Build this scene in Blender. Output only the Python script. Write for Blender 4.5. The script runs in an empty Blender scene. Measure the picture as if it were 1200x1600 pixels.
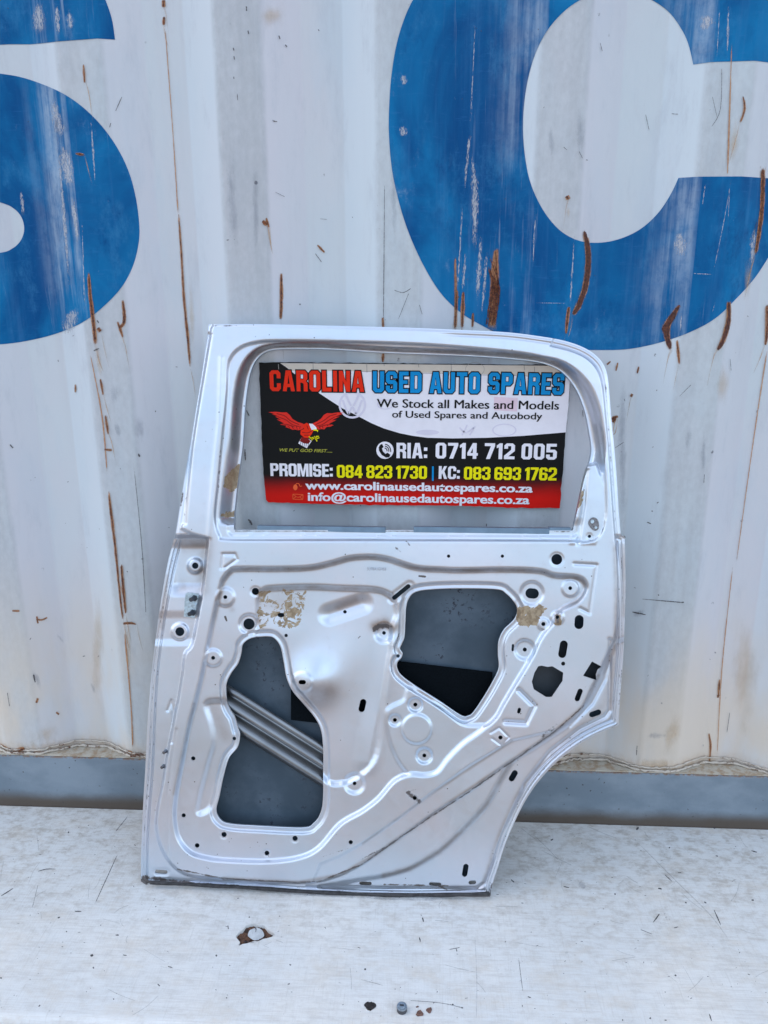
import bpy, bmesh, math, random
import numpy as np
from mathutils import Vector, Matrix
from mathutils.geometry import tessellate_polygon
random.seed(7); RNG = np.random.default_rng(5)
SC = bpy.context.scene
COL = SC.collection
PI = math.pi

# ------------------------------------------------------------------ camera
TZ = 0.42                                    # height of the bench top
CAM = np.array([0.0, -1.52, TZ + 1.149])
PITCH, YAW, ROLL, FOC = 16.29, 3.0, -0.135, 1251.3
def rotm(p, yw, r):
    a = PI/2 - math.radians(p); y = math.radians(yw); r = math.radians(r)
    Rx = np.array([[1,0,0],[0,math.cos(a),-math.sin(a)],[0,math.sin(a),math.cos(a)]])
    Rz = np.array([[math.cos(y),-math.sin(y),0],[math.sin(y),math.cos(y),0],[0,0,1]])
    Rr = np.array([[math.cos(r),-math.sin(r),0],[math.sin(r),math.cos(r),0],[0,0,1]])
    return Rz @ Rx @ Rr
RM = rotm(PITCH, YAW, ROLL)
cd = bpy.data.cameras.new('camera'); cam = bpy.data.objects.new('camera', cd); COL.objects.link(cam)
cam.matrix_world = Matrix.Translation(CAM) @ Matrix([list(r) for r in RM]).to_4x4()
cd.sensor_fit = 'VERTICAL'; cd.sensor_height = 32.0; cd.sensor_width = 24.0
cd.lens = 32.0 * FOC / 1600.0; cd.clip_start = 0.05; cd.clip_end = 400
SC.camera = cam

# ------------------------------------------------------------------ world, sun, exposure
SUN_EL, SUN_AZ = 44.0, -61.0                 # sun stands behind the container: everything in view is in open shade
w = bpy.data.worlds.new('World'); SC.world = w; w.use_nodes = True
wt = w.node_tree; wt.nodes.clear()
sky = wt.nodes.new('ShaderNodeTexSky'); sky.sky_type = 'NISHITA'; sky.sun_disc = False
sky.sun_elevation = math.radians(SUN_EL); sky.sun_rotation = math.radians(SUN_AZ)
sky.dust_density = 3.5; sky.air_density = 0.8; sky.ozone_density = 0.6
bg = wt.nodes.new('ShaderNodeBackground'); bg.inputs['Strength'].default_value = 0.15
wo = wt.nodes.new('ShaderNodeOutputWorld')
tc = wt.nodes.new('ShaderNodeTexCoord')
nz = wt.nodes.new('ShaderNodeTexNoise'); nz.inputs['Scale'].default_value = 1.6; nz.inputs['Detail'].default_value = 6
rp = wt.nodes.new('ShaderNodeValToRGB'); rp.color_ramp.elements[0].position = 0.50; rp.color_ramp.elements[1].position = 0.85; rp.color_ramp.elements[0].color = (.20,.20,.20,1)
mxs = wt.nodes.new('ShaderNodeMix'); mxs.data_type = 'RGBA'
mxs.inputs[7].default_value = (5.7, 6.5, 7.2, 1)       # thin bright cloud
wt.links.new(tc.outputs['Generated'], nz.inputs['Vector']); wt.links.new(nz.outputs['Fac'], rp.inputs['Fac'])
wt.links.new(rp.outputs['Color'], mxs.inputs[0]); wt.links.new(sky.outputs[0], mxs.inputs[6])
wt.links.new(mxs.outputs[2], bg.inputs['Color']); wt.links.new(bg.outputs[0], wo.inputs[0])
sl = bpy.data.lights.new('sun', 'SUN'); sl.energy = 2.7; sl.angle = math.radians(0.5); sl.color = (1.0, 0.95, 0.88)
so = bpy.data.objects.new('sun', sl); COL.objects.link(so)
el, az = math.radians(SUN_EL), math.radians(SUN_AZ)
sd = Vector((math.sin(az)*math.cos(el), math.cos(az)*math.cos(el), math.sin(el)))
so.rotation_euler = sd.to_track_quat('Z', 'Y').to_euler(); so.location = (-2, 4, 6)
vs = SC.view_settings; vs.view_transform = 'Standard'; vs.look = 'None'; vs.gamma = 1; vs.use_curve_mapping = False
vs.exposure = 1.42

# ------------------------------------------------------------------ helpers
def ray(px, py):
    px = np.asarray(px, float); py = np.asarray(py, float)
    d = np.stack([(px-600)/FOC, -(py-800)/FOC, -np.ones_like(px)], -1)
    return d @ RM.T
def on_plane(px, py, n, c, off=0.0):
    """photo point -> point of the plane n.x = c + off"""
    d = ray(px, py)
    t = (c + off - CAM @ n) / (d @ n)
    return CAM + d * np.asarray(t)[..., None]
def link(o, parent=None):
    COL.objects.link(o)
    if parent is not None: o.parent = parent
    return o
def mesh_obj(name, verts, faces, mat, parent=None, smooth=False, loc=None):
    me = bpy.data.meshes.new(name); me.from_pydata([tuple(v) for v in verts], [], faces); me.update()
    if mat: me.materials.append(mat)
    if smooth: me.polygons.foreach_set('use_smooth', [True]*len(me.polygons))
    o = link(bpy.data.objects.new(name, me), parent)
    if loc is not None: o.location = loc
    return o
def bm_obj(name, bm, mat, parent=None, smooth=False):
    me = bpy.data.meshes.new(name); bmesh.ops.recalc_face_normals(bm, faces=bm.faces[:]); bm.to_mesh(me); bm.free()
    if mat: me.materials.append(mat)
    if smooth: me.polygons.foreach_set('use_smooth', [True]*len(me.polygons))
    return link(bpy.data.objects.new(name, me), parent)
def empty(name, loc, label, cat, group=None):
    o = bpy.data.objects.new(name, None); o.empty_display_size = 0.05; link(o); o.location = loc
    o['label'] = label; o['category'] = cat
    if group: o['group'] = group
    return o
def tag(o, label, cat, group=None):
    o['label'] = label; o['category'] = cat
    if group: o['group'] = group
    return o
def add_box(bm, x0, x1, y0, y1, z0, z1, bev=0.0):
    vs_ = [bm.verts.new(p) for p in ((x0,y0,z0),(x1,y0,z0),(x1,y1,z0),(x0,y1,z0),(x0,y0,z1),(x1,y0,z1),(x1,y1,z1),(x0,y1,z1))]
    fs = [bm.faces.new([vs_[i] for i in f]) for f in ((0,3,2,1),(4,5,6,7),(0,1,5,4),(1,2,6,5),(2,3,7,6),(3,0,4,7))]
    if bev:
        es = list({e for f in fs for e in f.edges})
        bmesh.ops.bevel(bm, geom=es, offset=bev, segments=2, affect='EDGES', profile=0.5)
def add_cyl(bm, p0, p1, r0, r1=None, n=20, cap=True):
    r1 = r0 if r1 is None else r1
    p0, p1 = Vector(p0), Vector(p1); ax = (p1-p0).normalized()
    a = ax.orthogonal().normalized(); b = ax.cross(a)
    A = [bm.verts.new(p0 + (a*math.cos(2*PI*i/n)+b*math.sin(2*PI*i/n))*r0) for i in range(n)]
    B = [bm.verts.new(p1 + (a*math.cos(2*PI*i/n)+b*math.sin(2*PI*i/n))*r1) for i in range(n)]
    for i in range(n): bm.faces.new([A[i], A[(i+1)%n], B[(i+1)%n], B[i]])
    if cap: bm.faces.new(A[::-1]); bm.faces.new(B)
def tube(bm, pts, r, n=8):
    rings = []
    for i, p in enumerate(pts):
        p = Vector(p); d = (Vector(pts[min(i+1, len(pts)-1)]) - Vector(pts[max(i-1, 0)])).normalized()
        a = d.cross(Vector((0,0,1)));
        if a.length < 1e-3: a = d.cross(Vector((1,0,0)))
        a.normalize(); b = d.cross(a)
        rr = r(i) if callable(r) else r
        rings.append([bm.verts.new(p + (a*math.cos(2*PI*k/n)+b*math.sin(2*PI*k/n))*rr) for k in range(n)])
    for R0, R1 in zip(rings, rings[1:]):
        for k in range(n): bm.faces.new([R0[k], R0[(k+1)%n], R1[(k+1)%n], R1[k]])
    bm.faces.new(rings[0][::-1]); bm.faces.new(rings[-1])
def crv(pts, closed=True, k=6):
    """Catmull-Rom through traced points"""
    P = np.array(pts, float); n = len(P); out = []
    m = n if closed else n-1
    for i in range(m):
        if closed: p0,p1,p2,p3 = P[(i-1)%n],P[i],P[(i+1)%n],P[(i+2)%n]
        else: p0,p1,p2,p3 = P[max(i-1,0)],P[i],P[i+1],P[min(i+2,n-1)]
        for j in range(k):
            t = j/k
            out.append(0.5*((2*p1)+(-p0+p2)*t+(2*p0-5*p1+4*p2-p3)*t*t+(-p0+3*p1-3*p2+p3)*t**3))
    if not closed: out.append(P[-1])
    return np.array(out)

# ------------------------------------------------------------------ node helpers
class NT:
    def __init__(s, name):
        s.m = bpy.data.materials.new(name); s.m.use_nodes = True; s.t = s.m.node_tree; s.t.nodes.clear()
        s.out = s.n('ShaderNodeOutputMaterial'); s.b = s.n('ShaderNodeBsdfPrincipled')
        s.l(s.b.outputs[0], s.out.inputs[0]); s.tc = s.n('ShaderNodeTexCoord')
    def n(s, k): return s.t.nodes.new(k)
    def l(s, a, b): s.t.links.new(a, b)
    def put(s, v, sock):
        if hasattr(v, 'is_linked'): s.l(v, sock)
        else:
            if isinstance(v, (tuple, list)) and len(v) == 3 and len(sock.default_value) == 4: v = (*v, 1)
            sock.default_value = v
    def coord(s, sx=1, sy=1, sz=1, kind='Object', loc=(0,0,0)):
        mp = s.n('ShaderNodeMapping'); mp.inputs['Scale'].default_value = (sx, sy, sz); mp.inputs['Location'].default_value = loc
        s.l(s.tc.outputs[kind], mp.inputs['Vector']); return mp.outputs[0]
    def noise(s, vec, scale=1, detail=5, rough=0.55, dist=0, out='Fac'):
        x = s.n('ShaderNodeTexNoise'); s.l(vec, x.inputs['Vector']); x.inputs['Scale'].default_value = scale
        x.inputs['Detail'].default_value = detail; x.inputs['Roughness'].default_value = rough; x.inputs['Distortion'].default_value = dist
        return x.outputs[out]
    def ramp(s, v, a, b, lo=0.0, hi=1.0):
        x = s.n('ShaderNodeMapRange'); x.interpolation_type = 'SMOOTHSTEP'
        s.put(v, x.inputs[0]); x.inputs[1].default_value = a; x.inputs[2].default_value = b
        x.inputs[3].default_value = lo; x.inputs[4].default_value = hi; return x.outputs[0]
    def mix(s, f, a, b):
        x = s.n('ShaderNodeMix'); x.data_type = 'RGBA'; s.put(f, x.inputs[0]); s.put(a, x.inputs[6]); s.put(b, x.inputs[7]); return x.outputs[2]
    def math(s, op, a, b=0.0, c=0.0):
        x = s.n('ShaderNodeMath'); x.operation = op; s.put(a, x.inputs[0]); s.put(b, x.inputs[1]); s.put(c, x.inputs[2]); return x.outputs[0]
    def attr(s, name, out='Fac'):
        x = s.n('ShaderNodeAttribute'); x.attribute_name = name; return x.outputs[out]
    def sep(s, vec):
        x = s.n('ShaderNodeSeparateXYZ'); s.l(vec, x.inputs[0]); return x.outputs
    def bump(s, h, dist=0.001, st=0.5):
        x = s.n('ShaderNodeBump'); x.inputs['Distance'].default_value = dist; x.inputs['Strength'].default_value = st
        s.l(h, x.inputs['Height']); s.l(x.outputs[0], s.b.inputs['Normal'])
    def fin(s, col=None, rough=None, metal=None, spec=None):
        if col is not None: s.put(col, s.b.inputs['Base Color'])
        if rough is not None: s.put(rough, s.b.inputs['Roughness'])
        if metal is not None: s.put(metal, s.b.inputs['Metallic'])
        if spec is not None: s.b.inputs['Specular IOR Level'].default_value = spec
        return s.m
    def alpha(s, a):
        tr = s.n('ShaderNodeBsdfTransparent'); mx = s.n('ShaderNodeMixShader')
        s.put(a, mx.inputs[0]); s.l(tr.outputs[0], mx.inputs[1]); s.l(s.b.outputs[0], mx.inputs[2]); s.l(mx.outputs[0], s.out.inputs[0])
def plain(name, col, rough=0.5, metal=0.0, vary=0.12, scale=40, bump=0.0):
    t = NT(name); v = t.coord(); n = t.noise(v, scale, 6)
    c = t.mix(t.ramp(n, 0.3, 0.7), tuple(max(0, x*(1-vary)) for x in col), tuple(x*(1+vary) for x in col))
    if bump: t.bump(t.noise(v, scale*6, 4), 0.001, bump)
    return t.fin(c, rough, metal)

PER, EDGE, DEP = 0.2775, -0.081, 0.036
def prof(x):
    """depth of the corrugated side (y, metres behind the outer faces), rounded bends"""
    u = (np.asarray(x, float) - EDGE) % PER
    pts = [(0,0),(.066,0),(.136,1),(.205,1),(.2715,0),(PER,0)]
    v = np.interp(u, [p[0] for p in pts], [p[1] for p in pts])
    return v * DEP
BREAKS = [0.0005, .061, .066, .071, .131, .136, .141, .200, .205, .210, .2665, .2715]
def prof_s(x):
    e = 0.004
    return (prof(x-e)+2*prof(x)+prof(x+e))/4

def wall_material():
    t = NT('container_paint')
    v = t.coord(); x, y, z = t.sep(v); y = t.math('ADD', y, 0.02); z = t.math('ADD', z, TZ-0.03)   # heights and depths in the scene
    big = t.noise(t.coord(2.6, 2.6, 1.1), 1, 4); streak = t.noise(t.coord(34, 34, 1.6), 1, 7, 0.62)
    fine = t.noise(t.coord(90, 90, 60), 1, 6, 0.7); mid = t.noise(t.coord(9, 9, 3.2, loc=(3,1,2)), 1, 6, 0.6)
    c = t.mix(t.ramp(big, 0.35, 0.68), (0.57, 0.635, 0.665), (0.60, 0.605, 0.64))
    c = t.mix(t.math('MULTIPLY', t.ramp(mid, 0.46, 0.72), 0.5), c, (0.49, 0.585, 0.65))
    c = t.mix(t.math('MULTIPLY', t.ramp(streak, 0.48, 0.8), 0.22), c, (0.50, 0.50, 0.52))
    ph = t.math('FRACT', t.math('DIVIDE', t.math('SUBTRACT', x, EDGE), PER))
    c = t.mix(t.math('MULTIPLY', t.math('MULTIPLY', t.ramp(ph, .235, .26), t.ramp(ph, .50, .475)), .30), c, (0.60, 0.57, 0.63))      # right-facing slopes: their duller light painted in as lilac
    c = t.mix(t.math('MULTIPLY', t.math('MULTIPLY', t.ramp(ph, .735, .755), t.ramp(ph, .985, .965)), .45), c, (0.63, 0.73, 0.79))      # left-facing slopes: their brighter light painted in as a pale tint
    c = t.mix(t.math('MULTIPLY', t.ramp(t.noise(t.coord(20, 20, 5, loc=(8,8,8)), 1, 9, .75), .50, .72), .40), c, (0.42, 0.46, 0.51))
    outer = t.ramp(y, 0.006, 0.001)                       # outer faces take the scuffs
    d = t.math('MULTIPLY', outer, t.ramp(t.math('ADD', t.math('ADD', t.math('MULTIPLY', streak, .5), t.math('MULTIPLY', big, .6)), t.math('MULTIPLY', fine, 0.6)), 0.55, 1.15, 0.12, 0.80))
    c = t.mix(d, c, (0.39, 0.42, 0.44))
    low = t.ramp(z, TZ+0.66, TZ+0.20)                       # rust wash near the foot
    lw = t.math('MULTIPLY', low, t.ramp(t.noise(t.coord(6, 6, 2.4, loc=(5,0,1)), 1, 5), 0.34, 0.62, 0.15, 0.80))
    c = t.mix(lw, c, (0.66, 0.56, 0.44))
    low2 = t.math('MULTIPLY', t.ramp(z, TZ+0.170, TZ+0.135), t.ramp(fine, 0.35, 0.75, 0.2, 0.75))
    c = t.mix(low2, c, (0.48, 0.33, 0.20))
    v2 = t.n('ShaderNodeTexVoronoi'); v2.inputs['Scale'].default_value = 17; t.l(v, v2.inputs['Vector'])
    sp = t.math('MULTIPLY', t.ramp(v2.outputs['Distance'], 0.075, 0.04), t.ramp(fine, 0.50, 0.60))
    c = t.mix(t.math('MULTIPLY', sp, .8), c, (0.07, 0.07, 0.09))
    t.bump(t.math('ADD', mid, t.math('MULTIPLY', fine, 0.18)), 0.004, 0.35)
    return t.fin(c, t.ramp(fine, 0.3, 0.8, 0.42, 0.62), spec=0.4)
def blue_material():
    t = NT('blue_letter_paint')
    v = t.coord(); x, y, z = t.sep(v)
    big = t.noise(t.coord(5, 5, 3.4), 1, 6, 0.6, 0.6); streak = t.noise(t.coord(46, 46, 2.0), 1, 7, 0.65)
    fine = t.noise(t.coord(80, 80, 60), 1, 7, 0.7)
    c = t.mix(t.ramp(big, 0.34, 0.68), (0.001, 0.075, 0.235), (0.005, 0.185, 0.42))
    c = t.mix(t.math('MULTIPLY', t.ramp(streak, 0.5, 0.78), 0.35), c, (0.06, 0.20, 0.42))
    ph = t.math('FRACT', t.math('DIVIDE', t.math('SUBTRACT', x, EDGE), PER))
    band = t.math('MULTIPLY', t.ramp(ph, 0.60, 0.93), t.ramp(ph, 1.02, 0.96))
    patch = t.noise(t.coord(3.2, 3.2, 2.6, loc=(1.3, 0, 4.1)), 1, 5, 0.6)
    wv = t.math('MULTIPLY', band, t.ramp(t.math('ADD', t.math('MULTIPLY', streak, 0.7), t.math('MULTIPLY', patch, 0.8)), 0.68, 0.95))
    wl = t.math('MULTIPLY', t.math('MULTIPLY', wv, t.ramp(fine, .25, .60, .45, 1.0)), t.ramp(x, -0.40, -0.55, 0.60, 1.0))
    g = t.math('MULTIPLY', t.ramp(fine, 0.66, 0.74), 0.16)
    g2 = t.math('MULTIPLY', t.ramp(t.noise(t.coord(9,9,6, loc=(7,3,1)),1,7,0.7), 0.60, 0.80), t.ramp(fine, 0.42, 0.62, 0, 0.6))
    hs = t.noise(t.coord(30, 30, 190), 1, 5, .7)
    c = t.mix(t.math('MULTIPLY', t.ramp(hs, .55, .75), .22), c, (0.05, 0.20, 0.45))
    c = t.mix(t.math('MULTIPLY', t.ramp(t.noise(t.coord(12,12,7, loc=(2,2,9)),1,8,.75), .50, .72), .55), c, (0.05, 0.24, 0.46))
    c = t.mix(t.math('MULTIPLY', t.ramp(t.noise(t.coord(17,17,10, loc=(4,2,3)),1,8,.75), .54, .76), .6), c, (0.0, 0.035, 0.16))
    ws = t.noise(t.coord(70, 70, 3.0, loc=(1,4,2)), 1, 8, .72)
    sc_ = t.math('MULTIPLY', t.ramp(ws, .56, .70), t.ramp(t.noise(t.coord(4, 4, 3, loc=(6,1,5)), 1, 3), .48, .66, 0, .5))
    c = t.mix(t.math('MAXIMUM', sc_, t.math('MAXIMUM', t.math('MAXIMUM', wl, g), g2)), c, (0.42, 0.52, 0.63))
    t.bump(fine, 0.0015, 0.25)
    return t.fin(c, t.ramp(fine, 0.3, 0.8, 0.5, 0.65), spec=0.1)
def decal_material(name, c0, c1, thr=0.5, soft=0.06, ns=160, rough=0.85, op=1.0, stretch=0.35, amp=1.5, pw=1.0):
    """thin mark with a ragged edge: fade goes 1 at the middle of the mark to 0 at its rim"""
    t = NT(name); v = t.coord(1, 1, stretch); n = t.noise(v, ns, 6, 0.7); n2 = t.noise(t.coord(1,1,1), 260, 5, 0.6)
    f = t.math('POWER', t.attr('fade'), pw)
    s_ = t.math('ADD', f, t.math('MULTIPLY', t.math('SUBTRACT', n, 0.5), amp))
    t.alpha(t.ramp(s_, thr-soft, thr+soft, 0.0, op))
    return t.fin(t.mix(t.ramp(n2, 0.35, 0.65), c0, c1), rough)

M = {}
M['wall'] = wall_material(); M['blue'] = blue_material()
M['rust'] = decal_material('dark_rust', (0.05, 0.016, 0.012), (0.20, 0.065, 0.025), 0.52, 0.12, 420, amp=2.6, stretch=.22)
M['orange'] = decal_material('orange_rust', (0.38, 0.14, 0.04), (0.52, 0.27, 0.11), 0.40, 0.30, 120, op=0.7)
M['wash'] = decal_material('rust_wash', (0.62, 0.42, 0.24), (0.66, 0.55, 0.40), 0.62, 0.60, 30, op=0.38, pw=1.6)
M['scratch'] = decal_material('dark_scratch', (0.05, 0.05, 0.06), (0.10, 0.09, 0.09), 0.50, 0.20, 300, op=0.85, amp=2.2, stretch=1)
M['hair'] = decal_material('hair_scratch', (0.16, 0.15, 0.15), (0.26, 0.24, 0.22), 0.5, 0.4, 200, op=0.33, amp=2.4, stretch=1)
M['scuff'] = decal_material('grey_scuff', (0.22, 0.25, 0.31), (0.32, 0.34, 0.40), 0.75, 0.55, 70, op=0.30, pw=1.8, amp=2.2)
M['white'] = decal_material('white_scrape', (0.50, 0.54, 0.60), (0.60, 0.62, 0.66), 0.84, 0.34, 620, 0.6, op=0.75, stretch=0.22, amp=3.2, pw=1.0)
M['rail'] = None

def strip(px_pts, hw, layer, project, closed=False, taper=8, wob=0.0, na=7, rag=0.0):
    """a mark traced as a line: returns verts, faces, fade; project maps photo points to the surface"""
    P = crv(px_pts, False, 5) if len(px_pts) > 2 else np.array([np.array(px_pts[0])*(1-t)+np.array(px_pts[-1])*t for t in np.linspace(0,1,9)], float)
    if wob: P = P + RNG.normal(0, wob, P.shape)
    T = np.gradient(P, axis=0); T /= (np.linalg.norm(T, axis=1, keepdims=True)+1e-9); N = np.stack([-T[:,1], T[:,0]], 1)
    m = len(P); s = np.linspace(0, 1, m)
    W = np.interp(s, np.linspace(0,1,len(hw)), hw) if hasattr(hw, '__len__') else np.full(m, hw)
    if rag: W = W*(1+rag*RNG.normal(0, 1, m)).clip(.35, 1.8)
    a = np.linspace(-1, 1, na); px = P[:,0:1] + N[:,0:1]*W[:,None]*a; py = P[:,1:2] + N[:,1:2]*W[:,None]*a
    V = project(px.ravel(), py.ravel(), layer)
    ef = np.clip(np.minimum(s, 1-s)*taper, 0, 1)[:,None]**.8
    fade = ((1-np.abs(a)**1.6)[None,:]*ef).ravel()
    F = [(i*na+j, i*na+j+1, (i+1)*na+j+1, (i+1)*na+j) for i in range(m-1) for j in range(na-1)]
    return V, F, fade
def join_marks(name, items, mat, parent, loc=(0,0,0)):
    V, F, A = [], [], []; o = 0
    for v, f, a in items:
        V.append(v); A.append(a); F += [tuple(i+o for i in q) for q in f]; o += len(v)
    ob = mesh_obj(name, np.concatenate(V)-np.array(loc), F, mat, parent)
    at = ob.data.attributes.new('fade', 'FLOAT', 'POINT'); at.data.foreach_set('value', np.concatenate(A).astype(np.float32))
    return ob

# ------------------------------------------------------------------ ground
def ground():
    t = NT('red_earth'); v = t.coord(); n = t.noise(v, 1.3, 8, 0.6); f = t.noise(v, 40, 6, 0.7)
    c = t.mix(t.ramp(n, 0.35, 0.65), (0.125, 0.090, 0.068), (0.165, 0.125, 0.098)); c = t.mix(t.math('MULTIPLY', f, 0.4), c, (0.14, 0.12, 0.105))
    t.bump(f, 0.02, 0.6); m = t.fin(c, 0.95)
    xs = np.concatenate([[-150,-60,-20,-8], np.linspace(-5,5,21), [8,20,60,150]])
    V = [(a, b, float(0.012*RNG.normal()) if abs(a) < 6 and abs(b) < 6 else 0) for b in xs for a in xs]
    n_ = len(xs); F = [(j*n_+i, j*n_+i+1, (j+1)*n_+i+1, (j+1)*n_+i) for j in range(n_-1) for i in range(n_-1)]
    g = mesh_obj('ground', V, F, m, smooth=True); g['kind'] = 'structure'
ground()

# ------------------------------------------------------------------ container
RTOP, RBOT = TZ + 0.131, TZ - 0.03
ZTOP = TZ + 2.35
cont = empty('shipping_container', (0, 0.02, RBOT), 'white corrugated steel shipping container with giant blue painted letters and rust streaks', 'container')
CL = np.array([0, 0.02, RBOT])
def wall_pt(px, py, layer=0.0):
    px = np.asarray(px, float); py = np.asarray(py, float)
    y = np.zeros_like(px); n = np.array([0, 1.0, 0])
    for _ in range(8):
        P = on_plane(px, py, n, 0.0, y); y = 0.5*y + 0.5*prof_s(P[..., 0])
    P[..., 1] = prof_s(P[..., 0]) - layer
    return P
def build_wall():
    xs = []
    k0 = math.floor((-3.7-EDGE)/PER)
    for k in range(k0, k0+23):
        xs += [EDGE + k*PER + b for b in BREAKS]
        xs += [EDGE + k*PER + b for b in (0.03, 0.100, 0.17, 0.238)]
    xs = np.array(sorted(xs)); zs = np.concatenate([np.linspace(RTOP, TZ+1.9, 60), [TZ+2.1, ZTOP-0.06]])
    X, Z = np.meshgrid(xs, zs); Y = prof_s(X)
    # small dents
    D = np.zeros_like(X)
    for cx, cz, r, a in ((-.70,TZ+.62,.05,.003),(-.42,TZ+.5,.04,.002),(.42,TZ+.55,.07,.003),(.60,TZ+.8,.09,.003),(-.2,TZ+1.35,.08,.002),(.15,TZ+1.4,.07,.003),(-.55,TZ+.9,.06,.002)):
        D += a*np.exp(-((X-cx)**2+((Z-cz)*.6)**2)/r**2)
    V = np.stack([X, Y+D*0+0, Z], -1).reshape(-1, 3) - CL
    n = len(xs); F = [(j*n+i, j*n+i+1, (j+1)*n+i+1, (j+1)*n+i) for j in range(len(zs)-1) for i in range(n-1)]
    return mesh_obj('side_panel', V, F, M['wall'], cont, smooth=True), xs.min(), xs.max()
side, X0, X1 = build_wall()

def rail_material():
    t = NT('rail_paint'); v = t.coord(); x, y, z = t.sep(v)
    n = t.noise(t.coord(7, 7, 12), 1, 6, 0.6); f = t.noise(v, 110, 6, 0.7); m_ = t.noise(t.coord(2.4, 1, 1), 1, 4)
    c = t.mix(t.ramp(n, 0.35, 0.7), (0.16, 0.205, 0.245), (0.235, 0.285, 0.33))
    wz = t.math('ADD', z, t.math('MULTIPLY', n, 0.022))
    c = t.mix(t.ramp(wz, 0.088, 0.052, 0, 0.92), c, (0.085, 0.058, 0.036))
    vo = t.n('ShaderNodeTexVoronoi'); vo.inputs['Scale'].default_value = 60; t.l(v, vo.inputs['Vector'])
    c = t.mix(t.math('MULTIPLY', t.ramp(vo.outputs['Distance'], 0.16, 0.10), t.ramp(f, 0.52, 0.58)), c, (0.05, 0.045, 0.045))
    c = t.mix(t.math('MULTIPLY', t.ramp(z, RTOP-RBOT-0.006, RTOP-RBOT-0.001), t.ramp(f, 0.4, 0.6)), c, (0.20, 0.11, 0.06))
    t.bump(f, 0.002, 0.3); return t.fin(c, 0.6)
M['rail'] = rail_material()
def flange_material():
    t = NT('rail_top_dirt'); v = t.coord(); f = t.noise(v, 60, 7, 0.7)
    return t.fin(t.mix(t.ramp(f, 0.4, 0.65), (0.50, 0.46, 0.38), (0.36, 0.26, 0.17)), 0.8)
bm = bmesh.new(); L = RTOP-RBOT
add_box(bm, X0-.05, X1+.05, -0.026, 0.05, 0, L, 0.004)
bm_obj('bottom_rail', bm, M['rail'], cont)
bm = bmesh.new(); add_box(bm, X0, X1, -0.025, 0.045, L+.0005, L+.003); bm_obj('rail_flange', bm, flange_material(), cont)
bm = bmesh.new(); add_box(bm, X0-.05, X1+.05, -0.03, 0.06, ZTOP-.07-RBOT, ZTOP-RBOT, .006); bm_obj('top_rail', bm, M['wall'], cont)
bm = bmesh.new(); add_box(bm, X0-.04, X1+.04, 0.05, 2.38, ZTOP-.03-RBOT, ZTOP-.004-RBOT); bm_obj('roof', bm, M['wall'], cont)
bm = bmesh.new(); add_box(bm, X0, X1, 0.06, 2.38, 0.05, 0.12); bm_obj('floor', bm, M['rail'], cont)
for xx in (X0-.05, X1-.03):
    bm = bmesh.new(); add_box(bm, xx, xx+.08, -0.02, 2.38, 0.0, ZTOP-RBOT-.03, .004); bm_obj('end_wall', bm, M['wall'], cont)
bm = bmesh.new(); add_box(bm, X0, X1, 2.33, 2.40, 0.0, ZTOP-RBOT-.03); bm_obj('back_wall', bm, M['wall'], cont)
for xx in (X0-.1, X1-.06):
    for yy in (-.03, 2.22):
        bm = bmesh.new(); add_box(bm, xx, xx+.17, yy, yy+.17, -.001-.10, -.001+.02, .008); bm_obj('corner_casting', bm, M['rail'], cont)
# weld bead that follows the corrugation along the foot of the panel
def weld():
    t = NT('weld_rust'); v = t.coord(); f = t.noise(v, 90, 7, 0.7); g = t.noise(v, 14, 4)
    m = t.fin(t.mix(t.ramp(t.math('ADD', f, t.math('MULTIPLY', g, .6)), 0.80, 0.98), (0.56, 0.50, 0.42), (0.13, 0.055, 0.028)), 0.85)
    xs = np.arange(-1.1, 0.95, 0.006)
    for dz, r, off in ((0.006, 0.0024, 0.003), (0.0150, 0.0016, 0.0015)):
        pts = [(x, float(prof_s(x)) - off - .022 + RNG.normal(0, .0004), L + dz + RNG.normal(0, .0008) + .003*math.sin(x*23)*(dz > .01)) for x in xs]
        bm = bmesh.new(); tube(bm, pts, lambda i: r*(1+.35*math.sin(i*1.7)+.2*random.random()), 6); bm_obj('weld_bead', bm, m, cont, True)
weld()

def drape(name, polys, mat, layer):
    """polygon traced on the panel: paint laid over the corrugation"""
    bm = bmesh.new()
    for loops in polys:
        L2 = []
        for lp in loops:
            P = wall_pt(lp[:,0], lp[:,1]); L2.append([Vector((p[0], 0, p[2])) for p in P])
        flat = [v for l in L2 for v in l]
        vs_ = [bm.verts.new(v) for v in flat]
        for tri in tessellate_polygon([[Vector((v.x, v.z, 0)) for v in l] for l in L2]):
            try: bm.faces.new([vs_[i] for i in tri])
            except ValueError: pass
    lo = min(v.co.x for v in bm.verts); hi = max(v.co.x for v in bm.verts)
    for k in range(math.floor((lo-EDGE)/PER), math.ceil((hi-EDGE)/PER)+1):
        for b in BREAKS:
            x = EDGE+k*PER+b
            if lo < x < hi:
                bmesh.ops.bisect_plane(bm, geom=bm.verts[:]+bm.edges[:]+bm.faces[:], dist=1e-6, plane_co=(x,0,0), plane_no=(1,0,0))
    for v in bm.verts:
        v.co = Vector((v.co.x-CL[0], float(prof_s(v.co.x))-layer-CL[1], v.co.z-CL[2]))
    me = bpy.data.meshes.new(name); bm.to_mesh(me); bm.free(); me.materials.append(mat)
    me.polygons.foreach_set('use_smooth', [True]*len(me.polygons))
    return link(bpy.data.objects.new(name, me), cont)
def corner_path(segs):
    """segs: list of point lists, each smoothed on its own and joined at hard corners"""
    return np.concatenate([crv(s, False, 6)[:-1] if len(s) > 2 else np.array(s[:1], float) for s in segs])
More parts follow.
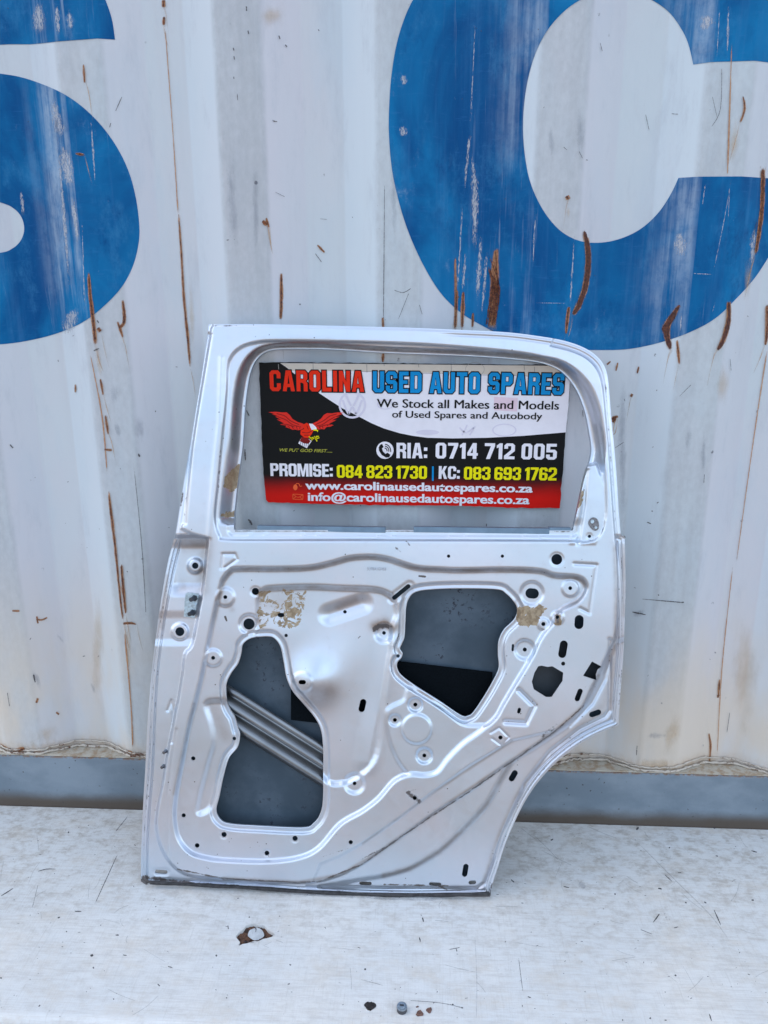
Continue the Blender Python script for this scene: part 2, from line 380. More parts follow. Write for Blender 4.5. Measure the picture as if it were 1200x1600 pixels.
Cc = corner_path([
 [(1250,101),(1240,10),(1180,-90),(1060,-175),(930,-200),(800,-175),(715,-105),(665,-30),(640,10),(622,60),(612,115),(608,170),(608,215),(613,268),(624,318),(640,367),(662,415),(688,457),(718,487),(752,508),(790,526),(835,538),(885,545),(935,547),(985,545),(1035,534),(1080,518),(1118,497),(1150,467),(1178,436),(1200,403),(1228,355),(1250,279)],
 [(1250,279),(1060,278)],
 [(1060,278),(1047,305),(1028,333),(1002,357),(972,372),(940,379),(908,377),(880,364),(858,342),(840,313),(827,280),(820,243),(817,203),(819,160),(826,118),(838,80),(855,48),(878,21),(905,1),(935,-9),(965,-12),(995,-9),(1022,2),(1045,19),(1063,43),(1075,68),(1083,101)],
 [(1083,101),(1250,101)]])
Ss = corner_path([
 [(180,62),(90,65)], [(90,65),(50,69),(0,70),(-60,78),(-85,92),(-60,106),(0,115),(30,120),(62,130),(98,146),(130,168),(160,198),(184,232),(202,270),(213,312),(218,355),(216,385),(207,418),(190,449),(165,476),(135,500),(100,517),(55,530),(0,538),(-80,538),(-200,508),(-290,425)],
 [(-290,425),(-290,394)], [(-290,394),(-60,399),(0,395),(20,388),(33,375),(38,358),(34,340),(22,326),(0,316),(-80,292),(-200,240),(-280,150),(-290,40),(-240,-70),(-140,-140),(0,-150),(90,-110),(145,-50),(165,0),(175,30),(180,62)]])
drape('painted_letter', [[Cc]], M['blue'], 0.0007)
drape('painted_letter', [[Ss]], M['blue'], 0.0007)

# rust and scratches, each traced as a line on the panel: (points, half width)
R = lambda L_, ly, k=1.0, rag=0, tp=8: [strip(p, [v*k for v in (h if hasattr(h, "__len__") else [h, h])], ly, wall_pt, rag=rag, taper=tp) for p, h in L_]
dark = [
 ([(139,425),(141,455),(146,500),(150,540)], [1.5,3,4.5,4]), ([(153,512),(158,518)],3), ([(192,468),(195,500),(188,512)], [2,4,2.5]), ([(184,502),(193,528)], [1,2.5,1]),
 ([(256,0),(256,12)],3), ([(257,26),(256,40)],[2,4,2]), ([(279,330),(284,400),(288,470),(293,520),(298,580)], [1.2,1.6,2.2,2.2,1]),
 ([(131,100),(133,130)],[1,2,1]), ([(157,590),(162,618)],[1,2,1]), ([(118,600),(118,614)],[.5,1.6,.5]), ([(165,648),(170,680)],[1.2,2,.8]), ([(170,765),(174,800),(180,850),(187,920),(193,972)], [1,2.4,2,1.6,1.5]), ([(190,880),(193,920),(197,960)],[1.5,2.8,1.5]),
 ([(192,974),(204,973),(214,975)],[2,2,.6]), ([(118,240),(132,242)],[1,2,1]), ([(57,967),(66,968),(75,964)],[1.2,1,1]), ([(58,962),(60,974)],[1,1,1]), ([(19,954),(32,954)],1.2), ([(163,702),(176,703)],1.6),
 ([(440,425),(440,460),(439,500)],[1.5,3,2.6]), ([(410,345),(418,352)],[2,4.5,2]), ([(416,340),(421,356)],[1,2,1]), ([(495,382),(508,395)],[1,1.5,1]),
 ([(714,452),(713,480),(711,514)],[1.5,2.6,2]), ([(724,455),(723,480),(722,514)],[1.5,3.4,2.4]), ([(739,488),(738,512)],[1,2,1]), ([(775,388),(773,430),(768,517)], [5,9,7.5]),
 ([(912,358),(919,395),(916,440),(905,475),(895,492)], [4,6.5,6.5,6.5,3]), ([(889,478),(886,500),(884,523)], [2.5,3,1]), ([(885,306),(888,312)],3.4),
 ([(1062,475),(1050,495),(1040,515),(1048,548)], [2,6.5,9,4]), ([(1138,470),(1138,500),(1130,530),(1120,548)], [3.5,6,6,3]), ([(1198,475),(1198,520),(1195,540)], [3,3,1.5]),
 ([(1160,150),(1163,170),(1156,192)],[1,2,1]), ([(1192,260),(1190,330),(1180,400)],[5,5,3]), ([(954,655),(966,650)],[2.5,3,1]), ([(957,660),(962,653)],[3,3,1]), ([(1057,530),(1061,570)],[1.4,2.4,1]),
 ([(985,620),(988,615)],2), ([(550,672),(572,665),(590,658)],[1,1.2,.8]), ([(575,668),(622,660)],[1,1.3,.8]), ([(599,552),(598,566)],[1.5,2.4,1]), ([(598,495),(599,520)],[1.5,2,1]),
 ([(948,570),(954,564)],[1,1.2,.6]), ([(965,566),(962,580)],[.6,1.2,.6]), ([(998,572),(995,584)],[.6,1.6,.6]), ([(1124,1060),(1122,1090)],[1,2,1]), ([(1107,1145),(1110,1165),(1108,1192)],[.8,1.6,1]), ([(1122,1085),(1121,1090)],2),
 ([(57,1098),(60,1090)],1.6), ([(88,1112),(93,1116)],1.4), ([(428,1048),(430,1058)],1.5), ([(0,1163),(18,1172)],1.6), ([(20,1174),(40,1168)],[2,3.6,2]), ([(50,1175),(90,1177)],[1.5,2.5,1.5]), ([(195,1172),(212,1178)],[1,2.4,1]),
]
oran = [([(x[0][0], x[0][1]) , (x[-1][0], x[-1][1])] if len(x) == 2 else x, [(v*.88+.5 if v >= 4 else v*1.1+.7) for v in (h if hasattr(h,'__len__') else [h,h])]) for x, h in dark]
oran = [(q, w) for q, w in oran]
runs = [([(q[-1][0], q[-1][1]-3), (q[-1][0]+(600-q[-1][0])*.012, q[-1][1]+12+RNG.uniform(0,16)), (q[-1][0]+(600-q[-1][0])*.03, q[-1][1]+30+RNG.uniform(0,40))], [max(.7, .8*(h[-1] if hasattr(h,'__len__') else h)), .8, .4]) for q, h in dark if q[-1][1] < 1000 and (max(h) if hasattr(h,'__len__') else h) > 1.7]
oran += [([(711,400),(712,460),(711,515)],[2,3,2.4]), ([(258,40),(270,200),(279,340)],[1.3,.9,1.6]), ([(141,550),(160,650),(168,740)],[1,1.6,1.4]), ([(1199,540),(1175,700),(1150,880)],[1.6,1.2,.8]),
         ([(195,985),(205,1100),(208,1170)],[2,1.4,2]), ([(1143,60),(1138,220),(1136,275)],[.8,2.2,1.4]), ([(1145,880),(1128,1040),(1120,1185)],[.8,1.2,.8]), ([(320,600),(325,640)],[.8,1,.6])]
wash = [([(425,5),(426,45)],[16,20,12]), ([(1150,180),(1142,270)],[6,9,5]), ([(1130,560),(1128,640)],[9,12,6]), ([(60,1130),(80,1165)],[24,20]), ([(0,1165),(110,1168),(215,1172)],[10,12,8]), ([(155,900),(150,1120)],[7,12,8]),
        ([(880,1190),(1040,1195),(1200,1205)],[9,10,9]), ([(1165,940),(1165,1170)],[18,26,16]), ([(770,520),(769,500)],[9,9]), ([(297,430),(302,560)],[5,6,4]), ([(198,960),(203,1060)],[7,5,3]), ([(1060,1110),(1040,1180)],[12,16,10]),
        ([(710,500),(712,520)],[10,8]), ([(888,318),(888,345)],[3,4,2]), ([(1172,400),(1165,470)],[9,7,4]), ([(150,540),(160,600)],[7,5,3])]
scr = [([(192,150),(181,175)],[.8,1.2,.8]), ([(174,192),(172,200)],.9), ([(427,190),(434,190)],.8), ([(601,280),(600,420),(599,505)],[.5,.9,.8]), ([(1008,178),(1014,205)],.7), ([(615,453),(630,457),(643,450)],.8), ([(640,455),(622,500)],.6),
       ([(655,475),(660,492)],.6), ([(1182,345),(1176,375)],.6), ([(16,694),(22,700)],1.6), ([(365,75),(366,80)],1.3), ([(366,88),(367,94)],1.2), ([(366,120),(366,124)],1.1), ([(371,146),(372,158)],.8), ([(385,10),(386,18)],1.8), ([(388,48),(389,54)],1.8),
       ([(217,708),(219,714)],[1.5,3,1.5]), ([(199,893),(200,892)],2.2), ([(152,500),(155,505)],2), ([(147,548),(156,544)],[1.5,2,.8]), ([(210,730),(222,850),(229,965)],[.6,.8,.7]), ([(436,56),(438,62)],1.4), ([(446,70),(449,74)],1.6),
       ([(492,395),(503,410)],.8), ([(468,475),(470,476)],1.6), ([(430,300),(446,308)],.5), ([(425,188),(434,191)],.7), ([(500,342),(512,343)],.5), ([(1048,178),(1060,179)],.8), ([(1112,150),(1120,185)],.5), ([(880,230),(886,235)],.7),
       ([(904,236),(910,248)],.7), ([(937,66),(941,82)],.7), ([(1127,100),(1125,170),(1110,200)],[.6,.7,.5]), ([(53,1052),(56,1066)],[1.5,2.6,1]), ([(12,1080),(16,1104)],.8), ([(960,700),(975,690)],.6), ([(1010,815),(1017,818)],1.2), ([(1065,940),(1068,941)],2),
       ([(1018,797),(1019,799)],1.6), ([(1028,928),(1029,930)],1.5), ([(985,955),(1010,960)],[1,2,1]), ([(1000,935),(1070,941)],[.5,1,1.5]), ([(1099,755),(1100,740)],.7), ([(995,1163),(994,1180)],.9), ([(1140,1110),(1135,1145)],.7),
       ([(548,620),(560,680)],.5), ([(385,640),(390,650)],1.5), ([(383,700),(384,720)],[1,2,1]), ([(388,810),(395,820)],[2,3.5,2]), ([(910,640),(911,652)],1), ([(1080,600),(1060,620)],.5), ([(936,1022),(940,1030)],.8), ([(1025,609),(1026,610)],1.6), ([(1140,560),(1142,580)],.6)]
for _ in range(85):                                         # little nicks all over the side
    a, b = RNG.uniform(0, 1200), RNG.uniform(560, 1150) if RNG.random() < .72 else RNG.uniform(0, 540)
    th = RNG.uniform(0, PI); l = RNG.uniform(.5, 4.5); scr.append(([(a, b), (a+l*math.cos(th), b+l*math.sin(th))], RNG.uniform(.45, 1.1)))
scf = [([(540//3+0,590),(178,640)],[9,14,8]), ([(182,655),(188,690)],[5,8,4]), ([(85,985),(105,1010)],[3,5,3]), ([(50,1040),(68,1085)],[5,8,5]), ([(140,1060),(152,1090)],[3,5,3]), ([(215,640),(225,700)],[10,14,9]), ([(1080,650),(1070,720)],[5,9,5]),
       ([(995,1150),(1055,1148)],[4,9,6]), ([(985,965),(1010,950)],[6,9,6]), ([(1100,655),(1098,760)],[3,6,4]), ([(355,200),(372,440)],[9,14,11]), ([(400,220),(401,420)],[5,9,6]), ([(612,200),(618,420)],[5,9,6]), ([(905,150),(910,260)],[6,14,9]), ([(860,180),(862,260)],[5,8,5]),
       ([(975,560),(972,700),(976,900)],[7,11,8])]
whi = [([(743,25),(739,110),(735,200)],[.9,1.5,2.2]), ([(735,200),(730,250),(726,300)],[3,3,2.6]), ([(737,235),(742,300),(741,400)],[2,7,5]), ([(724,300),(718,400),(714,460)],[1.5,1.5,2]), ([(752,360),(745,480)],[4,6,3]), ([(762,380),(752,500)],[2,3.5,2]), ([(728,390),(722,460)],[2,4,3]),
       ([(838,326),(834,375),(833,415)],[1.3,1.6,.8]), ([(898,355),(893,440),(890,480)],[1.2,2,1.2]), ([(630,115),(632,135)],[5,8,5]), ([(628,195),(632,215)],[6,10,6]), ([(1108,20),(1098,50)],[7,13,7]), ([(1060,360),(1066,405)],[8,14,10]), ([(1144,270),(1130,350),(1113,430)],[.8,1,.8]), ([(1140,290),(1137,350)],[.7,.9,.6]),
       ([(1065,485),(1062,525)],[1,1.6,1.2]), ([(1125,0),(1119,100)],[.8,1,.8]), ([(1138,0),(1136,95)],[1,3,1.5]), ([(1118,470),(1112,490)],[.7,.7]), ([(1180,350),(1172,420)],[4,8,4]), ([(1103,280),(1096,330)],[1,1.2,.6]), ([(830,473),(890,474)],[.7,.8,.7]), ([(1075,427),(1118,429)],[.7,1,.7]),
       ([(82,150),(96,220)],[5,12,12]), ([(96,220),(112,300)],[14,16,9]), ([(112,300),(124,390)],[5,5,3]), ([(88,180),(110,470)],[2,4,3]), ([(60,0),(62,58)],[8,13,11]), ([(88,0),(92,60)],[3,6,3]), ([(108,15),(112,50)],[3,6,3]), ([(32,295),(38,340)],[2,5,2]), ([(142,180),(150,300)],[1,2.2,1]), ([(120,480),(100,525)],[10,16,8]), ([(128,330),(133,500)],[.8,1.3,.8])]
join_marks('white_scrapes', R(whi, .0010, 1.1, .15, 4), M['white'], cont, CL)['kind'] = 'stuff'
join_marks('rust_wash', R(wash, .0013, 1.15, 0, 2.2), M['wash'], cont, CL)['kind'] = 'stuff'
join_marks('grey_scuffs', R(scf, .0016, 1, 0, 2.6), M['scuff'], cont, CL)['kind'] = 'stuff'
M['run'] = decal_material('rust_run', (0.50, 0.30, 0.16), (0.60, 0.44, 0.30), 0.45, 0.45, 90, op=.6, amp=1.8, stretch=.1)
join_marks('rust_runs', R(runs, .0015, 1.3, 0, 1.6), M['run'], cont, CL)['kind'] = 'stuff'
join_marks('orange_rust', R(oran, .0019), M['orange'], cont, CL)['kind'] = 'stuff'
M['rust_smooth'] = decal_material('scraped_rust', (0.050, 0.020, 0.018), (0.13, 0.045, 0.025), 0.34, 0.10, 95, amp=1.1, stretch=.5)
for (p_, h_), it in zip(dark, R(dark, .0022, .66, .18)):
    big_ = hasattr(h_, '__len__') and max(h_) >= 6 and p_[0] != (775, 388)
    if p_[0] == (775, 388): continue
    join_marks('rust_streak', [it], M['rust_smooth'] if big_ else M['rust'], cont, CL)
hairs = [([(768+RNG.uniform(-6,7), 388+RNG.uniform(0,55)), (771+k, 450), (763+k*1.0+RNG.normal(0,.6), 500+RNG.uniform(0,17))], [.8, RNG.uniform(1.4,2.6), 1.2]) for k in np.linspace(-3, 9, 9)]
join_marks('rust_streak', R(hairs, .0022), M['rust'], cont, CL)
join_marks('scratches', R(scr, .0025, .85), M['scratch'], cont, CL)['kind'] = 'stuff'

# concrete blocks that carry the container
for i, (bx_, by_, lb) in enumerate(((X0-.02, .055, 'grey concrete block under the left front corner of the container'), (X1+.02, .055, 'grey concrete block under the right front corner of the container'),
                        (X0-.02, 2.3, 'grey concrete block under the left rear corner of the container'), (X1+.02, 2.3, 'grey concrete block under the right rear corner of the container'))):
    bm = bmesh.new(); add_box(bm, -.16, .16, -.12, .12, 0, RBOT-.101, .012)
    o = bm_obj('concrete_block', bm, M.setdefault('conc', plain('concrete', (.33,.32,.30), .9, bump=.5))); o.location = (bx_, by_, 0); tag(o, lb, 'concrete block', 'blocks under the container')

# ------------------------------------------------------------------ bench
TN, TCc = np.array([0, 0, 1.0]), TZ
def top_pt(px, py, layer=0.0):
    return on_plane(px, py, TN, TZ, layer)
YF = float(top_pt(0, 1579)[1]) ; YF = min(YF, -0.50)
def table_material():
    t = NT('weathered_white_board'); v = t.coord()
    gr = t.noise(t.coord(14, 170, 20), 1, 8, 0.7); gr2 = t.noise(t.coord(9, 480, 20), 1, 6, 0.65); cross = t.noise(t.coord(330, 16, 20), 1, 5, .65)
    big = t.noise(v, 4, 4, 0.5); dirt = t.noise(t.coord(38, 60, 20), 1, 9, 0.75); f = t.noise(v, 260, 4, .6)
    c = t.mix(t.ramp(big, 0.36, 0.66), (0.70, 0.71, 0.70), (0.76, 0.745, 0.71))
    c = t.mix(t.math('MULTIPLY', t.ramp(gr, 0.46, 0.74), 0.60), c, (0.55, 0.53, 0.50))
    c = t.mix(t.math('MULTIPLY', t.ramp(gr2, 0.50, 0.72), 0.5), c, (0.58, 0.56, 0.53))
    c = t.mix(t.math('MULTIPLY', t.ramp(cross, 0.56, 0.72), 0.40), c, (0.52, 0.50, 0.47))
    x, y, z = t.sep(v)
    back = t.ramp(y, -0.20, 0.20, 0.30, 0.95)               # dirt gathers at the back by the container
    c = t.mix(t.math('MULTIPLY', t.ramp(dirt, 0.42, 0.70), back), c, (0.43, 0.39, 0.34))
    c = t.mix(t.math('MULTIPLY', t.ramp(t.noise(t.coord(14, 22, 10, loc=(2,1,0)), 1, 9, .72), 0.46, 0.75), 0.6), c, (0.62, 0.56, 0.48))
    t.bump(t.math('ADD', t.math('ADD', gr, cross), t.math('MULTIPLY', f, 0.3)), 0.0012, 0.5)
    return t.fin(c, t.ramp(dirt, .3, .8, .42, .62), spec=.35)
M['table'] = table_material()
bench = empty('workbench', (0, YF/2, 0), 'long white painted bench with a scratched top in front of the container', 'bench')
BL = np.array([0, YF/2, 0])
HOLE_OUT = [(368,1464),(372,1458),(380,1452),(385,1446),(396,1443),(404,1445),(413,1446),(419,1453),(424,1456),(430,1460),(424,1464),(417,1466),(411,1467),(407,1469),(402,1471),(398,1470),(392,1472),(386,1474),(379,1475),(373,1478),(375,1472),(371,1467)]
def build_bench():
    # top with a broken-out patch: outline minus hole, tessellated
    bm = bmesh.new()
    yb = -0.0075; r = 0.016; x0, x1 = -1.75, 1.65
    outer = [(x0, YF), (x1, YF), (x1, yb), (x0, yb)]
    hp = top_pt(np.array([p[0] for p in HOLE_OUT]), np.array([p[1] for p in HOLE_OUT]))[:, :2]
    h2 = top_pt(*np.array([(578+6.5*math.cos(a), 1573+6.2*math.sin(a)) for a in np.linspace(0, 2*PI, 15)[:-1]]).T)[:, :2]
    loops = [[Vector((p[0], p[1], 0)) for p in q] for q in (outer, hp[::-1], h2[::-1])]
    flat = [v for l in loops for v in l]; vsx = [bm.verts.new((v.x, v.y, TZ)) for v in flat]
    for tri in tessellate_polygon(loops): bm.faces.new([vsx[i] for i in tri])
    for lp_, off in ((range(4, 4+len(hp)), .012), (range(4+len(hp), 4+len(hp)+len(h2)), .02)):   # thickness seen in the holes
        lp_ = list(lp_); low = [bm.verts.new(vsx[i].co - Vector((0,0,off))) for i in lp_]
        for k in range(len(lp_)):
            k2 = (k+1) % len(lp_); bm.faces.new([vsx[lp_[k]], vsx[lp_[k2]], low[k2], low[k]])
    # rounded front edge and front face
    prev = [vsx[0], vsx[1]]
    for k in range(1, 7):
        a = PI/2*k/6; y_ = YF - r*math.sin(a); z_ = TZ - r + r*math.cos(a)
        cur = [bm.verts.new((x0, y_, z_)), bm.verts.new((x1, y_, z_))]; bm.faces.new([prev[0], cur[0], cur[1], prev[1]]); prev = cur
    for y_, z_ in ((YF-r, TZ-.06), (YF+.02, TZ-.06), (YF+.02, TZ-.03), (yb, TZ-.03), (yb, TZ)):
        cur = [bm.verts.new((x0, y_, z_)), bm.verts.new((x1, y_, z_))]; bm.faces.new([prev[0], cur[0], cur[1], prev[1]]); prev = cur
    for v in bm.verts: v.co -= Vector(BL)
    me = bpy.data.meshes.new('benchtop'); bmesh.ops.recalc_face_normals(bm, faces=bm.faces[:]); bm.to_mesh(me); bm.free(); me.materials.append(M['table'])
    link(bpy.data.objects.new('benchtop', me), bench)
    for xx in (-1.6, -.5, .6, 1.5):
        for yy in (YF+.05, -.10):
            bm = bmesh.new(); add_box(bm, xx-.025, xx+.025, yy-BL[1]-.025, yy-BL[1]+.025, 0, TZ-.031, .003)
            bm_obj('leg', bm, M.setdefault('legm', plain('grey_steel', (.25,.26,.28), .5, .4)), bench)
build_bench()
def rusty_core():
    t = NT('broken_rust_core'); v = t.coord(); f = t.noise(v, 130, 7, .75, .6)
    t.bump(f, .006, 1.0)
    return t.fin(t.mix(t.ramp(f, .36, .64), (.045,.030,.026), (.25,.12,.07)), .9)
M['core'] = rusty_core()
def breakage():
    # rusty layer exposed in the broken patch, lumpy, with a round white bare spot in it
    P = crv([(366,1466),(378,1450),(396,1440),(414,1444),(433,1459),(415,1470),(396,1474),(378,1478),(371,1480)], True, 4)
    c = np.array([398.5, 1460.])
    V, F = [], []; n = len(P); rings = 7
    for k in range(rings+1):
        q = c + (P-c)*(k/rings if k else .001)
        W = top_pt(q[:,0], q[:,1], -0.008) ; W[:,2] += RNG.normal(0, .0011, n)*(k > 0) + .002*(k/rings)
        V.append(W)
    V = np.concatenate(V)
    for k in range(rings):
        for i in range(n): F.append((k*n+i, k*n+(i+1)%n, (k+1)*n+(i+1)%n, (k+1)*n+i))
    mesh_obj('rusty_core', V-BL, F, M['core'], bench)
    P = np.array([(400+12.6*math.cos(a)*(1+.05*math.sin(5*a)), 1459.5+9.6*math.sin(a)*(1+.06*math.sin(4*a+1))) for a in np.linspace(0, 2*PI, 30)[:-1]])
    W = top_pt(P[:,0], P[:,1], -.0035); W[:,2] += RNG.normal(0, .0004, len(W)); cc = top_pt(400., 1459.5, -.0030)
    L_ = top_pt(P[:,0], P[:,1], -.008)
    V = np.concatenate([[cc], W, L_]); m = len(W)
    F = [(0, 1+i, 1+(i+1)%m) for i in range(m)] + [(1+i, 1+m+i, 1+m+(i+1)%m, 1+(i+1)%m) for i in range(m)]
    mesh_obj('bare_spot', V-BL, F, plain('chipped_filler', (.55,.57,.58), .7, 0, .1, 90, .6), bench)
    for q, hw in (([(397,1448),(400,1452),(399,1457)], [1.4,1,.5]), ([(408,1449),(410,1453)], [1.2,.6])):
        v, f, a = strip(q, hw, -.0018, top_pt); join_marks('crack', [(v, f, a)], M['scratch'], bench, BL)
    # crater with rust
    P = np.array([(578+8.2*math.cos(a), 1575+8.6*math.sin(a)) for a in np.linspace(0, 2*PI, 22)[:-1]])
    V = np.concatenate([[top_pt(578., 1576., -.016)], top_pt(P[:,0], P[:,1], -.004)]); m = len(P)
    mesh_obj('crater_floor', V-BL, [(0, 1+i, 1+(i+1)%m) for i in range(m)], plain('crater_dirt', (.52,.45,.33), .9, 0, .4, 200, .8), bench)
    P = crv([(568.8,1570.5),(572,1566.4),(577,1565.8),(582,1566.2),(586.6,1568.3),(587.8,1572.5),(584,1576.2),(580.5,1576.8),(579,1580),(577.2,1577.2),(573,1575.8),(570.5,1573)], True, 3)
    W = top_pt(P[:,0], P[:,1], .0004); W[:,2] += np.abs(RNG.normal(0, .0005, len(W))); cc = top_pt(578., 1571., .0015); m = len(W); L_ = top_pt(P[:,0], P[:,1], -.003)
    mesh_obj('tar_lump', np.concatenate([[cc], W, L_])-BL, [(0, 1+i, 1+(i+1)%m) for i in range(m)] + [(1+i, 1+m+i, 1+m+(i+1)%m, 1+(i+1)%m) for i in range(m)], plain('tar', (.022,.018,.018), .85, 0, .5, 300, .8), bench)
breakage()
RT = lambda L_, ly: [strip(p, h, ly, top_pt) for p, h in L_]
tsc = [([(185,1332),(147,1415)],[.5,.8,.5]), ([(0,1401),(22,1387)],[.6,1.3,.6]), ([(58,1362),(72,1358),(88,1358)],[.5,1,.5]), ([(116,1424),(128,1424)],[1,1.4,.6]), ([(141,1494),(146,1492)],2.6), ([(246,1537),(250,1541)],[1,1.5,1]), ([(145,1511),(147,1513)],1.5), ([(192,1492),(198,1493)],1.1),
       ([(262,1510),(270,1512)],1), ([(0,1528),(3,1528)],1.5), ([(60,1573),(63,1570)],1.3), ([(177,1560),(178,1562)],1.4), ([(337,1494),(339,1492)],1.8), ([(452,1507),(455,1508)],1.5), ([(569,1514),(572,1515)],[2,2.4,1.5]), ([(389,1434),(390,1432)],1.4), ([(356,1446),(357,1452)],[1,1.2,.8]), ([(449,1538),(453,1537)],1.2),
       ([(660,1433),(662,1441)],[1,1.8,1]), ([(655,1464),(657,1472)],[1,1.5,.8]), ([(713,1482),(714,1487)],.9), ([(1020,1442),(1031,1427)],[.6,1.6,.8]), ([(1115,1420),(1127,1447)],[.6,1.3,.5]), ([(1108,1583),(1112,1596)],[.9,1.5,.9]), ([(862,1311),(863,1313)],3), ([(994,1297),(998,1292)],[1.6,2.6,1]), ([(798,1374),(804,1379)],[1,1.5,.8]),
       ([(1114,1293),(1118,1294)],[1.6,2.2,1]), ([(1173,1329),(1184,1332)],[.8,1.4,.6]), ([(1038,1366),(1051,1378)],[.5,1,.4]), ([(1070,1410),(1073,1411)],1.6), ([(1100,1409),(1104,1411)],1.2), ([(1174,1406),(1178,1407)],1.7), ([(1045,1324),(1047,1325)],1.8),
       ([(1028,1388),(1034,1389)],1.6), ([(960,1396),(962,1398)],1.7), ([(1118,1337),(1122,1338)],1.2), ([(1015,1590),(1017,1592)],1.8), ([(972,1594),(974,1594)],1.8), ([(1038,1594),(1042,1594)],1.2), ([(824,1557),(830,1559)],[.8,1.4,.6]), ([(789,1471),(790,1472)],1.6), ([(810,1495),(817,1550)],.5), ([(637,1563),(688,1567),(724,1575)],[.4,.5,.7]),
       ([(720,1574),(724,1575)],1.5), ([(706,1569),(709,1570)],1.5), ([(1054,1523),(1057,1525)],1.5), ([(1155,1488),(1156,1489)],1.6), ([(1053,1450),(1060,1448)],[.6,1.1,.5]), ([(1000,1452),(1020,1460)],.5), ([(880,1385),(890,1387)],1.1), ([(700,1484),(720,1480)],.7), ([(243,1416),(244,1417)],1.4), ([(106,1300),(108,1301)],1.8),
       ([(180,1300),(200,1275)],.5), ([(205,1245),(208,1247)],[1.5,2.4,1.2]), ([(50,1420),(60,1380)],.35), ([(375,1470),(398,1473)],.4), ([(90,1434),(94,1433)],1.5), ([(157,1445),(158,1446)],1.3), ([(180,1461),(186,1461)],1.4), ([(103,1455),(105,1456)],1.3), ([(353,1559),(355,1559)],1.3), ([(562,1530),(600,1540)],.3)]
for _ in range(300):
    a, b = RNG.uniform(0, 1200), RNG.uniform(1290, 1598); th = RNG.normal(0, .9); l = abs(RNG.normal(0, 2.2))+.4
    tsc.append(([(a, b), (a+l*math.cos(th), b+.6*l*math.sin(th))], RNG.uniform(.3, .75)))
hair = []
for _ in range(60):
    a, b = RNG.uniform(0, 1200), RNG.uniform(1290, 1560); th = RNG.normal(0, .8) + (PI/2.6 if RNG.random() < .5 else 0); l = RNG.uniform(10, 60)
    hair.append(([(a, b), (a+l*.5*math.cos(th)+RNG.normal(0,2), b+.5*l*math.sin(th)), (a+l*math.cos(th), b+l*math.sin(th)*.9)], RNG.uniform(.3, .6)))
join_marks('scratches', RT(tsc, .0004), M['scratch'], bench, BL)['kind'] = 'stuff'
hair.append(([(990,1310),(1060,1380),(1110,1430),(1140,1470)],[.5,.8,.7,.4]))
join_marks('hair_scratches', RT(hair, .0003), M['hair'], bench, BL)['kind'] = 'stuff'
tw = [([(742,1460),(745,1530),(744,1600)],[.8,1.4,1.2]), ([(905,1378),(915,1388)],[7,9,6]), ([(883,1488),(888,1489)],[3,5,3]), ([(590,1400),(700,1404)],[1,1.6,1]), ([(380,1392),(600,1404),(700,1406)],[2,4,2]), ([(600,1405),(570,1402)],[1,2,1])]
join_marks('grey_stains', RT(tw, .0007), M['scuff'], bench, BL)['kind'] = 'stuff'

def small_things():
    # steel bolt with a slotted barrel
    c = top_pt(628., 1579.)
    e = empty('lock_bolt', tuple(c), 'small round grey steel bolt standing in the bench top near its front edge', 'bolt')
    st = plain('dull_steel', (.30,.36,.42), .35, .85, .2, 300)
    bm = bmesh.new(); add_cyl(bm, (0,0,0), (0,0,.0075), .0082, .0082, 28); bm_obj('barrel', bm, plain('dark_steel', (.10,.10,.11), .5, .7), e)
    bm = bmesh.new(); add_cyl(bm, (0,0,.0076), (0,0,.0100), .0087, .0080, 28); bm_obj('head', bm, st, e)
    bm = bmesh.new(); add_cyl(bm, (0,0,.0101), (0,0,.0112), .0058, .0052, 24); bm_obj('boss', bm, st, e)
    bm = bmesh.new(); add_box(bm, -.0036,.0030,-.0010,.0010,.01125,.0118); bm_obj('slot', bm, M['scratchp'], e)
    fm = plain('rust_flake', (.16,.085,.065), .9, 0, .4, 300, .6)
    for k, (pts, lb, h) in enumerate((([(649.5,1586),(652,1580.5),(657,1578),(662,1584),(661,1587.5),(653,1588.5)], 'large triangular brown rust flake lying right of the bolt', .0022),
                     ([(665.5,1578),(668,1575.5),(674,1574.5),(675,1578),(673,1583),(670.5,1584),(666,1580)], 'rounded brown rust flake lying farthest right of the bolt', .0022),
                     ([(649.5,1573.8),(653,1572),(655,1573.5),(651,1574.8)], 'tiny dark rust flake between bolt and larger flakes', .0012))):
        P = top_pt(*np.array(pts, float).T); cc = P.mean(0); bm = bmesh.new()
        lo = [bm.verts.new(Vector(p-cc)+Vector((0,0,.0003))) for p in P]
        hi = [bm.verts.new(Vector((p-cc)*.86)+Vector((0,0,h*(.7+.5*random.random())))) for p in P]; top = bm.verts.new((0,0,h*1.3))
        for i in range(len(lo)):
            j = (i+1)%len(lo); bm.faces.new([lo[i],lo[j],hi[j],hi[i]]); bm.faces.new([hi[i],hi[j],top])
        bm.faces.new(lo[::-1]); o = bm_obj('rust_flake', bm, fm); o.location = cc; tag(o, lb, 'rust flake')
M['scratchp'] = plain('dark_gap', (.012,.012,.014), .8)
small_things()

